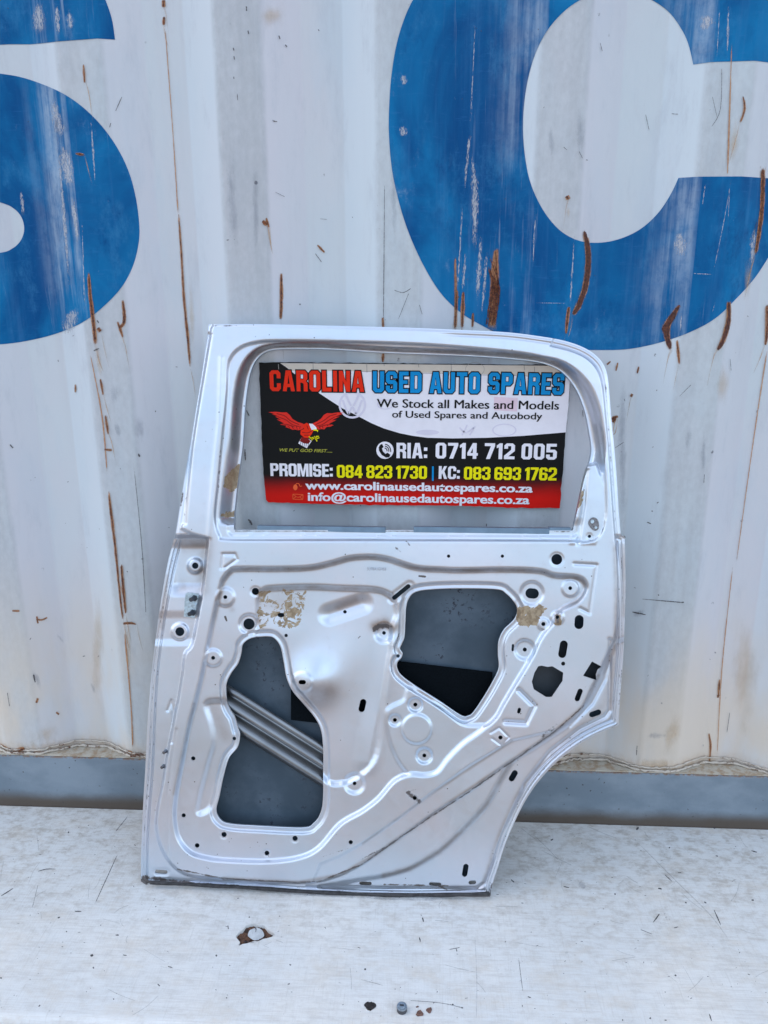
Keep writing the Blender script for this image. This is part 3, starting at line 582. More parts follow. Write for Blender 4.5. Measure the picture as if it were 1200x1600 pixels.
# ------------------------------------------------------------------ sign
def off_loop(lp, d):
    P = np.array(lp, float); area = .5*np.sum(P[:,0]*np.roll(P[:,1],-1)-np.roll(P[:,0],-1)*P[:,1])
    s = 1 if area > 0 else -1; n = len(P); out = []
    for i in range(n):
        a = P[i]-P[i-1]; b = P[(i+1)%n]-P[i]; a /= np.linalg.norm(a)+1e-9; b /= np.linalg.norm(b)+1e-9
        na = np.array([a[1],-a[0]])*s; nb = np.array([b[1],-b[0]])*s; m = na+nb; l = m@m
        out.append(P[i] + (m/l*2*d if l > .4 else na*d))
    return np.array(out)
q_ = lambda x0,y0,x1,y1: [(x0,y0),(x1,y0),(x1,y1),(x0,y1)]
O8 = [(1.3,0),(4.7,0),(6,1.3),(6,8.7),(4.7,10),(1.3,10),(0,8.7),(0,1.3)]
IN = [(2.1,2.1),(2.45,1.7),(3.55,1.7),(3.9,2.1),(3.9,7.9),(3.55,8.3),(2.45,8.3),(2.1,7.9)]
G6 = [[(1.3,0),(4.7,0),(6,1.3),(6,4.8),(4.8,6),(2.1,6),(2.1,8.3),(3.9,8.3),(3.9,7),(6,7),(6,8.7),(4.7,10),(1.3,10),(0,8.7),(0,1.3)], q_(2.1,1.7,3.9,4.3)]
GLY = {
 'C': (6, [[(1.3,0),(4.7,0),(6,1.3),(6,3.8),(3.9,3.8),(3.9,2.1),(3.5,1.7),(2.5,1.7),(2.1,2.1),(2.1,7.9),(2.5,8.3),(3.5,8.3),(3.9,7.9),(3.9,6.2),(6,6.2),(6,8.7),(4.7,10),(1.3,10),(0,8.7),(0,1.3)]]),
 'A': (6.6, [[(0,0),(2.1,0),(2.45,2),(4.15,2),(4.5,0),(6.6,0),(4.7,10),(1.9,10)], [(2.75,3.6),(3.85,3.6),(3.3,7.8)]]),
 'R': (6, [[(0,0),(2.1,0),(2.1,4.2),(3,4.2),(3.9,3.6),(3.9,0),(6,0),(6,3.9),(5.1,5),(6,6),(6,8.7),(4.7,10),(0,10)], q_(2.1,5.9,3.9,8.3)]),
 'O': (6, [O8, IN]), '0': (6, [O8, IN]),
 'L': (5, [[(0,0),(5,0),(5,1.9),(2.1,1.9),(2.1,10),(0,10)]]), 'I': (2.1, [q_(0,0,2.1,10)]),
 'N': (6, [[(0,0),(2,0),(2,5.5),(4,0),(6,0),(6,10),(4,10),(4,4.5),(2,10),(0,10)]]),
 'U': (6, [[(1.3,0),(4.7,0),(6,1.3),(6,10),(3.9,10),(3.9,2.1),(3.5,1.7),(2.5,1.7),(2.1,2.1),(2.1,10),(0,10),(0,1.3)]]),
 'S': (6, [[(1.3,0),(4.7,0),(6,1.3),(6,4.7),(4.8,5.9),(2.1,5.9),(2.1,8.3),(3.9,8.3),(3.9,6.8),(6,6.8),(6,8.7),(4.7,10),(1.3,10),(0,8.7),(0,5.3),(1.2,4.1),(3.9,4.1),(3.9,1.7),(2.1,1.7),(2.1,3.3),(0,3.3),(0,1.3)]]),
 'E': (5, [[(0,0),(5,0),(5,1.8),(2.1,1.8),(2.1,4.2),(4.5,4.2),(4.5,5.9),(2.1,5.9),(2.1,8.2),(5,8.2),(5,10),(0,10)]]),
 'D': (6, [[(0,0),(4.7,0),(6,1.3),(6,8.7),(4.7,10),(0,10)], q_(2.1,1.7,3.9,8.3)]),
 'T': (5.6, [[(1.75,0),(3.85,0),(3.85,8.2),(5.6,8.2),(5.6,10),(0,10),(0,8.2),(1.75,8.2)]]),
 'P': (6, [[(0,0),(2.1,0),(2.1,4),(4.7,4),(6,5.3),(6,8.7),(4.7,10),(0,10)], q_(2.1,5.7,3.9,8.3)]),
 'M': (8, [[(0,0),(1.9,0),(1.9,6.5),(3.2,0),(4.8,0),(6.1,6.5),(6.1,0),(8,0),(8,10),(5.4,10),(4,3.8),(2.6,10),(0,10)]]),
 'K': (6.2, [[(0,0),(2.1,0),(2.1,3.4),(2.6,4.4),(4,0),(6.2,0),(4.1,5.9),(6,10),(3.9,10),(2.1,6.2),(2.1,10),(0,10)]]),
 '1': (3.3, [[(1.2,0),(3.3,0),(3.3,10),(1.7,10),(0,8.6),(0,6.9),(1.2,7.4)]]),
 '2': (6, [[(0,0),(6,0),(6,1.8),(2.4,1.8),(6,5.2),(6,8.7),(4.7,10),(1.3,10),(0,8.7),(0,6.6),(2.1,6.6),(2.1,8.3),(3.9,8.3),(3.9,5.9),(0,2.2)]]),
 '3': (6, [[(1.3,0),(4.7,0),(6,1.3),(6,4.2),(5.2,5.1),(6,6),(6,8.7),(4.7,10),(1.3,10),(0,8.7),(0,6.8),(2.1,6.8),(2.1,8.3),(3.9,8.3),(3.9,5.9),(2.4,5.9),(2.4,4.3),(3.9,4.3),(3.9,1.7),(2.1,1.7),(2.1,3.3),(0,3.3),(0,1.3)]]),
 '4': (6, [[(3.1,0),(5.2,0),(5.2,2),(6,2),(6,3.7),(5.2,3.7),(5.2,10),(3,10),(0,3.9),(0,2),(3.1,2)], [(1.8,3.7),(3.1,3.7),(3.1,6.8)]]),
 '5': (6, [[(1.3,0),(4.7,0),(6,1.3),(6,5.1),(4.8,6.3),(2.1,6.3),(2.1,8.2),(5.7,8.2),(5.7,10),(0,10),(0,4.6),(3.9,4.6),(3.9,1.7),(2.1,1.7),(2.1,3.2),(0,3.2),(0,1.3)]]),
 '6': (6, G6), '9': (6, [[(6-a, 10-b) for a, b in l] for l in G6]),
 '7': (5.8, [[(0.9,0),(3.1,0),(5.8,8.2),(5.8,10),(0,10),(0,8.2),(3.5,8.2)]]),
 '8': (6, [[(1.3,0),(4.7,0),(6,1.3),(6,4.2),(5.2,5.1),(6,6),(6,8.7),(4.7,10),(1.3,10),(0,8.7),(0,6),(.8,5.1),(0,4.2),(0,1.3)], q_(2.1,1.7,3.9,4.3), q_(2.1,5.9,3.9,8.3)]),
 ':': (2.1, [q_(0,.3,2.1,2.5), q_(0,4.9,2.1,7.1)]), ' ': (1.8, [])}
SY = -0.0085                                     # front face of the sign board
SNn = np.array([0, 1.0, 0])
def sp(px, py, layer=0.0): return on_plane(px, py, SNn, SY, -layer)
SB = sp(640., 790.); SB = np.array([SB[0], SY, SB[2]])
sign = empty('shop_sign', tuple(SB), 'black, white and red car spares sign on the container behind the door window', 'sign')
def pm(name, col, rough=.5, vary=.04):
    m = plain('print_'+name, col, rough, 0, vary, 25); m.node_tree.nodes['Principled BSDF'].inputs['Specular IOR Level'].default_value = .12; return m
INK = dict(black=pm('black',(.008,.009,.010)), white=pm('white',(.80,.79,.85)), red=pm('red',(.78,.028,.008)), cyan=pm('cyan',(.004,.26,.60)), yellow=pm('yellow',(.84,.76,.005)), olive=pm('olive',(.40,.40,.06)),
           dred=pm('dark_red',(.22,.012,.012)), lilac=pm('lilac',(.68,.66,.77)), pink=pm('pink',(.76,.60,.68)), cream=pm('cream',(.60,.55,.48)), orange=pm('orange',(.85,.13,.04)), brightred=pm('bright_red',(.72,.03,.02)), grey=pm('grey_line',(.30,.29,.28)))
def flat_poly(name, loops3, mat, parent, base, thick=0.0):
    """loops3: list of polygons (outer, holes...) already in 3D"""
    bm = bmesh.new()
    for loops in loops3:
        flat = [v for l in loops for v in l]; vsx = [bm.verts.new(Vector(v)-Vector(base)) for v in flat]
        for tri in tessellate_polygon([[Vector((v[0], v[2], 0)) for v in l] for l in loops]):
            try: bm.faces.new([vsx[i] for i in tri])
            except ValueError: pass
    for f in bm.faces:
        f.normal_update()
        if f.normal.y > 0: f.normal_flip()
    me = bpy.data.meshes.new(name); bm.to_mesh(me); bm.free(); me.materials.append(mat)
    return link(bpy.data.objects.new(name, me), parent)
def line_frame(pl, pr, layer):
    a, b = sp(pl[0], pl[1], layer), sp(pr[0], pr[1], layer); ex = b-a; W = np.linalg.norm(ex); ex /= W
    return a, ex, np.array([-ex[2], 0, ex[0]]), W
def block_text(s, pl, pr, cap, mat, layer, outline=None, gap=.85, name='lettering', jx=None):
    x = 0; loops = []
    for ch in s:
        wch, gl = GLY[ch]
        loops.append([[(x+a, b) for a, b in l] for l in gl]) if gl else None
        x += wch + gap
    x -= gap; a, ex, ez, W = line_frame(pl, pr, layer); sx = W/x; sz = abs(sp(pl[0], pl[1]-cap)[2]-sp(pl[0], pl[1])[2])/10
    def to3(lp, lay=0): return [a + ex*(p[0]*sx) + ez*(p[1]*sz) + np.array([0, -lay, 0]) for p in lp]
    if outline:
        om, d = outline
        flat_poly(name+'_outline', [[to3(off_loop(l, d if k == 0 else -d*.45)) for k, l in enumerate(g)] for g in loops], om, sign, SB)
        flat_poly(name, [[to3(l, .00025) for l in g] for g in loops], mat, sign, SB)
    else: flat_poly(name, [[to3(l) for l in g] for g in loops], mat, sign, SB)
def font_text(s, pl, pr, hpx, ref, mat, layer, bold=0.0, shear=0.0, name='lettering', strike=0.0):
    def mk(body):
        c = bpy.data.curves.new('t', 'FONT'); c.body = body; c.size = 1; c.offset = bold; c.shear = shear; c.fill_mode = 'FRONT'; c.resolution_u = 4
        o = bpy.data.objects.new('t', c); COL.objects.link(o); bpy.context.view_layer.update()
        dg = bpy.context.evaluated_depsgraph_get(); me = bpy.data.meshes.new_from_object(o.evaluated_get(dg))
        bpy.data.objects.remove(o); bpy.data.curves.remove(c); return me
    r = mk(ref); rz = [v.co.y for v in r.vertices]; rh = max(rz)-min(0, min(rz)) if len(rz) else .7; bpy.data.meshes.remove(r)
    me = mk(s); co = np.array([v.co[:] for v in me.vertices]); x0, x1 = co[:,0].min(), co[:,0].max()
    a, ex, ez, W = line_frame(pl, pr, layer); sx = W/(x1-x0); sz = abs(sp(pl[0], pl[1]-hpx)[2]-sp(pl[0], pl[1])[2])/rh
    V = a + (co[:,0:1]-x0)*sx*ex + co[:,1:2]*sz*ez - SB
    me.vertices.foreach_set('co', V.astype(np.float32).ravel()); me.name = name; me.materials.clear(); me.materials.append(mat); me.update()
    if strike:                                   # heavier weight: the same letters once more, a hair to the side
        bm = bmesh.new(); bm.from_mesh(me); k = bmesh.ops.duplicate(bm, geom=bm.verts[:]+bm.edges[:]+bm.faces[:])
        for v_ in k['geom']:
            if isinstance(v_, bmesh.types.BMVert): v_.co += Vector((strike*ex[0], -.00012, strike*ex[2]))
        bm.to_mesh(me); bm.free()
    return link(bpy.data.objects.new(name, me), sign)
def spoly(name, pts, mat, layer, smooth=False, holes=()):
    P = crv(pts, True, 5) if smooth else np.array(pts, float)
    return flat_poly(name, [[list(sp(P[:,0], P[:,1], layer))] + [list(sp(np.array(h)[:,0], np.array(h)[:,1], layer)) for h in holes]], mat, sign, SB)
def sline(name, pts, hw, mat, layer):
    V, F, _ = strip(pts, hw, layer, sp, na=2); return mesh_obj(name, V-SB, F, mat, sign)
def circ(cx, cy, r, n=28, ry=None): return [(cx+r*math.cos(2*PI*i/n), cy+(ry or r)*math.sin(2*PI*i/n)) for i in range(n)]
def build_sign():
    t = NT('sign_board_print'); v = t.coord(); x, y, z = t.sep(v); f = t.noise(v, 14, 4)
    zz = t.math('ADD', z, t.math('MULTIPLY', t.math('SUBTRACT', f, .5), .012))
    c = t.mix(t.ramp(zz, 0.062, 0.012), (.008,.009,.010), (.66,.010,.006)); board = t.fin(c, .5, spec=.12)
    edge = [(405,567),(437,566.3),(560,567.5),(700,569),(867,570.5),(880,578),(892,588),(888,640),(884,675),(879,740),(874.5,794.5),(800,793),(705,790),(600,789),(525,788),(450,786),(419,785),(415.5,781),(414,765),(412,740),(409,690),(407.5,640),(406,600)]
    E2 = []
    for i in range(len(edge)):                                    # slightly ragged edge
        a, b = np.array(edge[i]), np.array(edge[(i+1)%len(edge)]); k = max(1, int(np.linalg.norm(b-a)/7))
        for j in range(k): E2.append(a+(b-a)*j/k+RNG.normal(0, .35, 2))
    E2 = np.array(E2); F3 = sp(E2[:,0], E2[:,1]); B3 = F3 + np.array([0, .006, 0])
    V = np.concatenate([F3, B3])-SB; n = len(E2)
    o = flat_poly('board', [[list(F3)]], board, sign, SB)
    mesh_obj('board_edge', V, [(i, (i+1)%n, n+(i+1)%n, n+i) for i in range(n)] + [tuple(range(n, 2*n))], plain('board_edge', (.10,.10,.10), .7), sign)
    wp = [(438,567.4),(449,575),(460,584),(478,598),(496,612.5),(514,624.5),(535,638),(559,650),(580,661),(600,669.5),(625,677),(645,681),(668,684),(707,685),(762,684),(817,681),(884,675.5),(888,635),(891,588.5),(866.5,571.5)]
    spoly('white_field', wp, INK['white'], .0003)
    spoly('cream_strip', [(438.5,567.6),(448,573.7),(455,579.5),(560,580),(700,583),(800,586),(884,588),(890,588),(866.5,571.6)], INK['cream'], .0005)
    for xx, y0, y1 in ((489,567,577),(573,568,582),(600,569,572),(654,569.5,574),(705,570,584),(819,571,578),(835,573,588),(435,569,577)): sline('crease', [(xx, y0), (xx+.4, y1)], .45, INK['grey'], .0008)
    sline('crease', [(560,580),(660,583),(760,586),(885,588.5)], .35, INK['grey'], .0008)
    # faint ghost marks of car badges
    spoly('badge_ring', circ(550.5,632.5,21.5), INK['lilac'], .0007, holes=[circ(550.5,632.5,18.2)])
    for a in ([(541,618),(545,627),(548.5,634)],[(560,618),(556,627),(552.5,634)],[(535.5,625),(541,640),(545,647)],[(545,647),(550.5,636),(556,647)],[(565.5,625),(560,640),(556,647)]):
        sline('badge_stroke', a, 1.5, INK['lilac'], .0009)
    spoly('badge_block', [(772,620),(809,622),(808,643),(772,641)], INK['pink'], .0006)
    spoly('badge_oval', circ(668,675.5,18,24,4), INK['lilac'], .0006); spoly('badge_oval', circ(602,632,13,24,8), INK['lilac'], .0006, holes=[circ(602,632,11,24,6.3)])
    spoly('badge_ring', circ(742,577,15,24,11), INK['grey'], .0006, holes=[circ(742,577,14.4,24,10.4)]); spoly('badge_ring', circ(788,672,19,24,10), INK['lilac'], .0006, holes=[circ(788,672,17,24,8.5)])
    for a in ([(718,668),(728,676),(740,668)],[(730,664),(722,680)],[(742,666),(734,680)]): sline('badge_stroke', a, 1.1, INK['lilac'], .0007)
    ob = (INK['black'], .55)
    block_text('CAROLINA', (422,611), (569,612.3), 32.5, INK['red'], .0011, ob, gap=1.0)
    block_text('USED', (582.5,613), (658.5,614), 33, INK['cyan'], .0011, ob, gap=1.0)
    block_text('AUTO', (671,614.3), (749.5,615), 33, INK['cyan'], .0011, ob, gap=1.0)
    block_text('SPARES', (762.5,615), (880,617), 33, INK['cyan'], .0011, ob, gap=1.0)
    font_text('We Stock all Makes and Models', (588.7,636.3), (872.5,640), 13.2, 'W', INK['black'], .0010, 0.0, strike=.0009)
    font_text('of Used Spares and Autobody', (612.5,652.2), (846.5,655.4), 10.6, 'U', INK['black'], .0010, 0.0, strike=.0007)
    block_text('RIA:', (619.5,715.8), (667.5,716.3), 24, INK['white'], .0008, gap=.8)
    block_text('0714 712 005', (680.5,716.3), (869.5,718.3), 24.6, INK['white'], .0008, gap=1.0)
    block_text('PROMISE:', (422.8,743.8), (520,745.2), 20, INK['white'], .0008, gap=.55)
    block_text('084 823 1730', (526.4,746.4), (667,748.3), 20, INK['yellow'], .0008, gap=.55)
    spoly('bar', [(675,728.6),(677.8,728.6),(677.6,751.4),(674.8,751.4)], INK['cyan'], .0008)
    block_text('KC:', (685.3,748.2), (718.2,748.7), 20, INK['white'], .0008, gap=.55)
    block_text('083 693 1762', (724.7,749.3), (869.3,750.8), 20, INK['yellow'], .0008, gap=.55)
    font_text('www.carolinausedautospares.co.za', (477,764.2), (831.5,769.3), 9.0, 'w', INK['white'], .0008, .022, strike=.0008)
    font_text('info@carolinausedautospares.co.za', (481,782.2), (826.5,787.6), 9.0, 'x', INK['white'], .0008, .018, strike=.0008)
    font_text('WE PUT GOD FIRST.....', (437,705.3), (519,707), 4.9, 'W', INK['olive'], .0008, .012, .25)
    # telephone in a disc
    c = (601.5,703.5); spoly('phone_disc', circ(*c,13.5,32), INK['white'], .0006)
    spoly('handset', [(594,695),(597,693.5),(599.3,698.5),(596.8,700.7),(598.5,705.5),(602.5,709.3),(605.5,707.3),(610,710.5),(608.3,714.5),(603,715),(596.5,711),(592.2,704),(591.8,699)], INK['black'], .0009)
    for r in (4.5,7.5,10.5): sline('ringing_arc', [(c[0]-1+r*math.cos(a)*.95, c[1]+1-r*math.sin(a)) for a in np.linspace(-.15,1.45,6)], .7, INK['black'], .0009)
    # mouse and envelope
    o = INK['orange']; spoly('mouse', circ(461.5,761.5,3.4,16,4.6), o, .0008); sline('mouse_wire', [(462,757),(464,755.5),(467,756),(469,760),(472,759)], .5, o, .0008)
    for a in ([(457.5,772),(473.5,772.7)],[(473.5,772.7),(473.2,780.7)],[(473.2,780.7),(457.6,780)],[(457.6,780),(457.5,772)],[(457.5,772),(465.5,777),(473.5,772.7)],[(457.6,780),(463,775.5)],[(473.2,780.7),(468,776)]): sline('envelope', a, .45, o, .0008)
    # eagle: wings with feather rows, body, tail, head, beak and claws
    K = lambda L_: [(400+a/6.667, 560+b/6.667) for a, b in L_]
    spoly('eagle_wing', K([(130,560),(200,555),(270,562),(320,562),(352,590),(380,630),(430,660),(490,680),(520,700),(480,740),(440,748),(400,740),(385,745),(350,730),(305,715),(320,700),(250,690),(290,675),(215,635),(260,640),(200,605),(240,605),(165,580),(190,578)]), INK['brightred'], .0008)
    spoly('eagle_wing', K([(920,565),(850,562),(790,572),(740,570),(705,590),(680,625),(640,655),(600,672),(570,690),(620,720),(650,742),(690,735),(710,740),(735,715),(770,712),(810,695),(760,682),(840,640),(790,645),(870,605),(820,608),(905,578),(860,580)]), INK['brightred'], .0008)
    for a in ([(215,575),(300,600),(360,650),(450,690)],[(230,610),(310,640),(380,690),(450,710)],[(270,685),(330,690),(400,715)],[(330,700),(350,725)],[(370,700),(390,735)],[(420,705),(430,742)],[(460,705),(455,735)],
              [(840,580),(770,600),(710,645),(620,690)],[(820,610),(750,650),(690,690),(630,705)],[(780,690),(720,695),(660,715)],[(690,700),(700,730)],[(655,705),(670,735)],[(740,690),(750,705)]): sline('feather_line', K(a), .55, INK['dred'], .0010)
    spoly('eagle_body', K([(490,690),(530,670),(570,700),(600,750),(580,790),(545,830),(500,825),(462,790),(465,750),(500,735)]), INK['red'], .0011)
    for a in ([(480,770),(540,775),(590,750)],[(500,800),(550,800)],[(530,700),(545,740)]): sline('feather_line', K(a), .5, INK['dred'], .0013)
    spoly('eagle_tail', K([(475,820),(545,835),(580,860),(530,935),(500,920),(470,905),(440,885)]), INK['white'], .0009)
    spoly('eagle_tail', K([(475,820),(545,835),(570,862),(545,890),(500,885),(455,862)]), INK['dred'], .0011)
    for x_ in (460,480,500,520,542): sline('feather_line', K([(x_+8,865),(x_,918)]), .3, INK['black'], .0013)
    spoly('eagle_head', K([(552,678),(590,682),(625,715),(635,738),(600,740),(580,745),(565,715)]), INK['white'], .0014)
    spoly('eagle_beak', K([(590,742),(630,738),(648,750),(642,768),(632,755),(600,752)]), INK['yellow'], .0015)
    for a in ([(550,815),(575,830),(590,850)],[(560,835),(600,820)],[(575,850),(605,830)],[(608,810),(625,835),(635,865)],[(615,845),(660,825)],[(625,810),(655,812)],[(610,830),(640,815)]): sline('eagle_claw', K(a), .65, INK['yellow'], .0016)
build_sign()

# ------------------------------------------------------------------ the car door
pb = on_plane(np.array([222., 765.]), np.array([1381., 1400.]), TN, TZ+.0185)
pt = on_plane(600., 507., np.array([0,1.,0]), -0.047)
U = pb[1]-pb[0]; U /= np.linalg.norm(U)
N = np.cross(U, pt-pb[0]); N /= np.linalg.norm(N)
if N[1] > 0: N = -N                                   # towards the viewer
Vv = np.cross(N, U); D0 = (pb[0]+pb[1])/2; D0 = D0 - N*.0; DC = float(D0 @ N)
BASE = np.array([D0[0], D0[1], D0[2]])
door = empty('car_door', tuple(BASE), 'bare silver rear car door standing on the bench, leaning against the container', 'car door')
door.matrix_world = Matrix(((U[0],Vv[0],N[0],BASE[0]),(U[1],Vv[1],N[1],BASE[1]),(U[2],Vv[2],N[2],BASE[2]),(0,0,0,1)))
def dl(P):                                             # world -> door coordinates (x along, y up, z towards the viewer)
    Q = np.asarray(P)-BASE; return np.stack([Q@U, Q@Vv, Q@N], -1)
def dp(px, py, h=0.0): return dl(on_plane(px, py, N, DC, h))   # photo point at height h (m) over the door plane

OUT = np.concatenate([crv(s, False, 5)[:-1] for s in (
 [(326,507),(400,506.5),(480,508),(560,510),(640,512),(720,515.5),(790,519),(840,525),(880,532),(912,543),(934,558),(946,576),(951,600),(955,650),(960,700),(964,750),(967,800),(970,836)],
 [(970,836),(976,838)], [(976,838),(977,870),(977.5,920),(976,970),(974,1020),(972,1050),(969,1090),(966.5,1133)],
 [(966.5,1133),(940,1144),(915,1157),(890,1174),(865,1195),(840,1223),(820,1253),(803,1287),(789,1320),(778,1355),(770,1380),(766,1401)],
 [(766,1401),(690,1403),(600,1403),(500,1399),(400,1392),(310,1387),(230,1384)], [(230,1384),(220,1377)],
 [(220,1377),(221,1320),(223.5,1260),(227,1200),(231,1120),(237,1050),(245,985),(253,930),(262,880),(271,845)], [(271,845),(274,836)],
 [(274,836),(283,780),(293,720),(303,660),(314,595),(323,535)], [(323,535),(326,507)])])
WIN = crv([(365.5,828),(366,805),(370,765),(375,727),(379,697),(381,667),(383,635),(386,610),(391,583),(400,563),(415,550),(437,545.5),(480,545),(520,546),(600,551),(680,554),(745,557),(800,561),(840,566),(868,575),(888,591),(903,614),(914,643),(920,672),(924,700),(921,722),(914,741),(908,768),(902,798),(895,829)], False, 5)
H1 = crv([(387,1000),(397,996),(407,995),(418,994.5),(428,997),(438,1010),(443,1033),(448,1060),(458,1081),(477,1103),(493,1123),(502,1143),(505,1173),(505,1203),(504.5,1250),(500,1272),(490,1286),(473,1293),(400,1290),(360,1287),(345,1281),(338,1266),(343,1243),(350,1210),(358,1184),(371,1168),(375,1150),(372,1137),(367,1120),(359,1107),(354,1090),(354,1068),(362,1051),(372,1037),(377,1021),(379,1008)])
H2 = crv([(650,925),(675,921),(720,919.5),(776,921),(791,928),(804,942),(808,954),(803,968),(787,984),(779,1002),(778,1023),(779,1044),(769,1066),(755,1090),(740,1112),(732,1118),(720,1117.5),(685,1094),(650,1072),(627,1055),(620.5,1043),(621.5,1034),(627,1028),(629,1021),(625,1014),(628,1006),(632,995),(633.5,970),(634.5,950),(639,935)])
POLYH = [[(846,1040),(856,1042),(863,1041),(880,1051),(879,1064),(862,1089),(853,1089),(834,1077),(831,1065),(835,1051),(841,1041)],
         [(925,1033.5),(940,1041.5),(934,1046),(931,1054),(932,1063),(911,1056)]]
CH = [(870,874,8.5),(701,869,2.6),(785,869,2.6),(891,919,3),(871,964.5,3),(849,975,3.2),(880,1037,3.2),(820,1015,3.2),(600,989,2.9),(622,1025,2.8),(649,1101,3.2),(617,1125,3.1),(663,1180.5,3.1),(782,1152.5,3.3),(554,1224,3),(648,1247,3.2),(548,1316,3.3),
      (287,1274,3.2),(308,1321,3.6),(350,1304,4.1),(461,1310,4.1),(417,1333,3.7),(302,1185,3.3),(366,1154,2.9),(305,884,5),(281,987,7),(352,933,3.1),(399,924,5.6),(389,975,8.8),(447,993,2.7),(333,1028,3.1),(539,956,2.8),(921,838,2.6)]
SL = [(616,934,638,916,3.4),(829,927,834,927.5,8),(905,968,904.5,976,7),(881,1007,878.5,1022,6.2),(801.5,1008,801,1016,1.8),(811.5,1108.5,810.5,1112.5,2.6),(906.5,1080,902,1092,4),(925,1116.5,935,1113,4.4),(804.5,1208,799.5,1216.5,4.6),(567.5,1097,565,1108,4.8),
      (728,1354,726,1366,4.2),(735,1379,741,1378.5,3),(564,1380,578,1380.5,2.7),(673,1381,687,1381.7,2.6),(245,1361.5,259,1362.5,2.8),(697,868.5,697,868.6,.1),(437,961,441,961,3.3),(470,1066,474.5,1066,3.5)]
P1 = np.concatenate([crv([(336,500),(328,523),(318,580),(307,650),(298,720),(290,780),(286,812),(284,826)], False, 4)[:-1], crv([(284,826),(300,834),(325,841)], False, 4)[:-1],
     crv([(325,841),(322,870),(317,920),(309,965),(300,1007),(289,1022),(285,1053),(279,1090),(273,1120),(260,1187),(255,1220),(247,1260),(244,1287),(248,1313),(260,1340),(277,1358),(300,1368),(350,1373),(400,1377),(467,1379),(500,1377),(533,1367),(567,1350),(590,1333),(633,1303),(683,1267),(733,1237),(783,1200),(810,1183),(833,1167),(867,1143),(895,1124),(912,1103),(923,1079),(930,1065),(940,1042),(951,1018),(961,995),(965,960),(966,900),(962,845),(957,780),(951,700),(944,620),(936,583),(920,562),(895,549),(860,540)], False, 4)[:-1],
     np.array([(860,540),(880,500),(600,490)], float)])
P2 = crv([(343,913),(347,903),(357,891),(370,886),(433,886),(483,884),(517,877),(547,869),(580,867),(608,871),(650,884),(690,887),(720,888),(790,887),(842,889),(867,896),(902,899),(916,908),(918,923),(905,942),(878,956),(867,974),(849,996),(832,1030),(811,1065),(790,1100),(776,1124),(750,1146),(725,1164),(702,1187),(685,1208),(665,1214),(640,1213),(617,1223),(593,1250),(567,1270),(533,1290),(500,1327),(467,1343),(417,1349),(350,1347),(320,1343),(295,1334),(277,1312),(270,1280),(272,1245),(282,1190),(293,1133),(303,1095),(313,1053),(322,1007),(333,955)])
P3 = crv([(402,930),(412,920),(427,917),(483,915),(533,917),(583,919),(605,925),(618,938),(621,960),(612,985),(613,1010),(608,1040),(600,1100),(590,1180),(560,1215),(515,1225),(480,1180),(440,1110),(420,1060),(400,1010),(398,985),(400,960)])
P4 = crv([(603,1115),(611,1104),(630,1094),(639,1075),(668,1082),(720,1130),(770,1140),(740,1215),(660,1225),(632,1203),(615,1175),(606,1145)])
P5 = crv([(322,1100),(340,1095),(353,1098),(362,1112),(369,1130),(368,1160),(352,1190),(340,1225),(328,1262),(310,1270),(312,1245),(326,1190),(334,1160),(330,1130)])
P6 = np.array([(812,1180),(797,1193),(783,1217),(760,1257),(727,1293),(687,1330),(640,1357),(600,1368),(560,1374),(500,1385),(500,1420),(800,1420),(1010,1420),(1010,985),(963,1003),(940,1052),(925,1085),(910,1109),(890,1131),(865,1147),(835,1167)], float); P6 = np.concatenate([crv(P6[:9], False, 4), P6[9:]])
P7 = np.array([(800,1157),(733,1197),(673,1240),(617,1283),(567,1317),(530,1338),(500,1350),(480,1400),(900,1300),(960,1120)], float)
WA = crv([(352,600),(353,575),(358,557),(372,542),(395,533),(430,530),(520,531),(600,533),(685,537),(790,546),(842,554),(880,568),(906,588),(924,616),(936,655),(944,700),(949,760),(949,810),(940,838),(922,849),(900,850),(880,848),(600,847),(420,847),(350,846),(340,838),(333,810),(337,760),(343,700),(349,640)], True, 5)

def seg_dist(X, Y, P, closed=True, need_sign=True, margin=None):
    """signed distance (inside > 0) in photo units"""
    P = np.asarray(P, float); shp = X.shape; out = np.full(shp, -1e3 if need_sign else 1e3)
    if margin is not None:
        lo = P.min(0)-margin; hi = P.max(0)+margin; msk = (X >= lo[0])&(X <= hi[0])&(Y >= lo[1])&(Y <= hi[1])
    else: msk = np.ones(shp, bool)
    x, y = X[msk], Y[msk]; d2 = np.full(x.shape, 1e9); ins = np.zeros(x.shape, bool); n = len(P)
    for i in range(n if closed else n-1):
        a, b = P[i], P[(i+1)%n]; e = b-a; L2 = e@e
        if L2 < 1e-9: continue
        t = np.clip(((x-a[0])*e[0]+(y-a[1])*e[1])/L2, 0, 1); dx = x-a[0]-t*e[0]; dy = y-a[1]-t*e[1]
        np.minimum(d2, dx*dx+dy*dy, out=d2)
        if need_sign and a[1] != b[1]:
            c = ((a[1] > y) != (b[1] > y)) & (x < (b[0]-a[0])*(y-a[1])/(b[1]-a[1])+a[0]); ins ^= c
    d = np.sqrt(d2)
    out[msk] = np.where(ins, d, -d) if need_sign else d
    return out
def sstep(d, w): t = np.clip(d/w+.5, 0, 1); return t*t*(3-2*t)

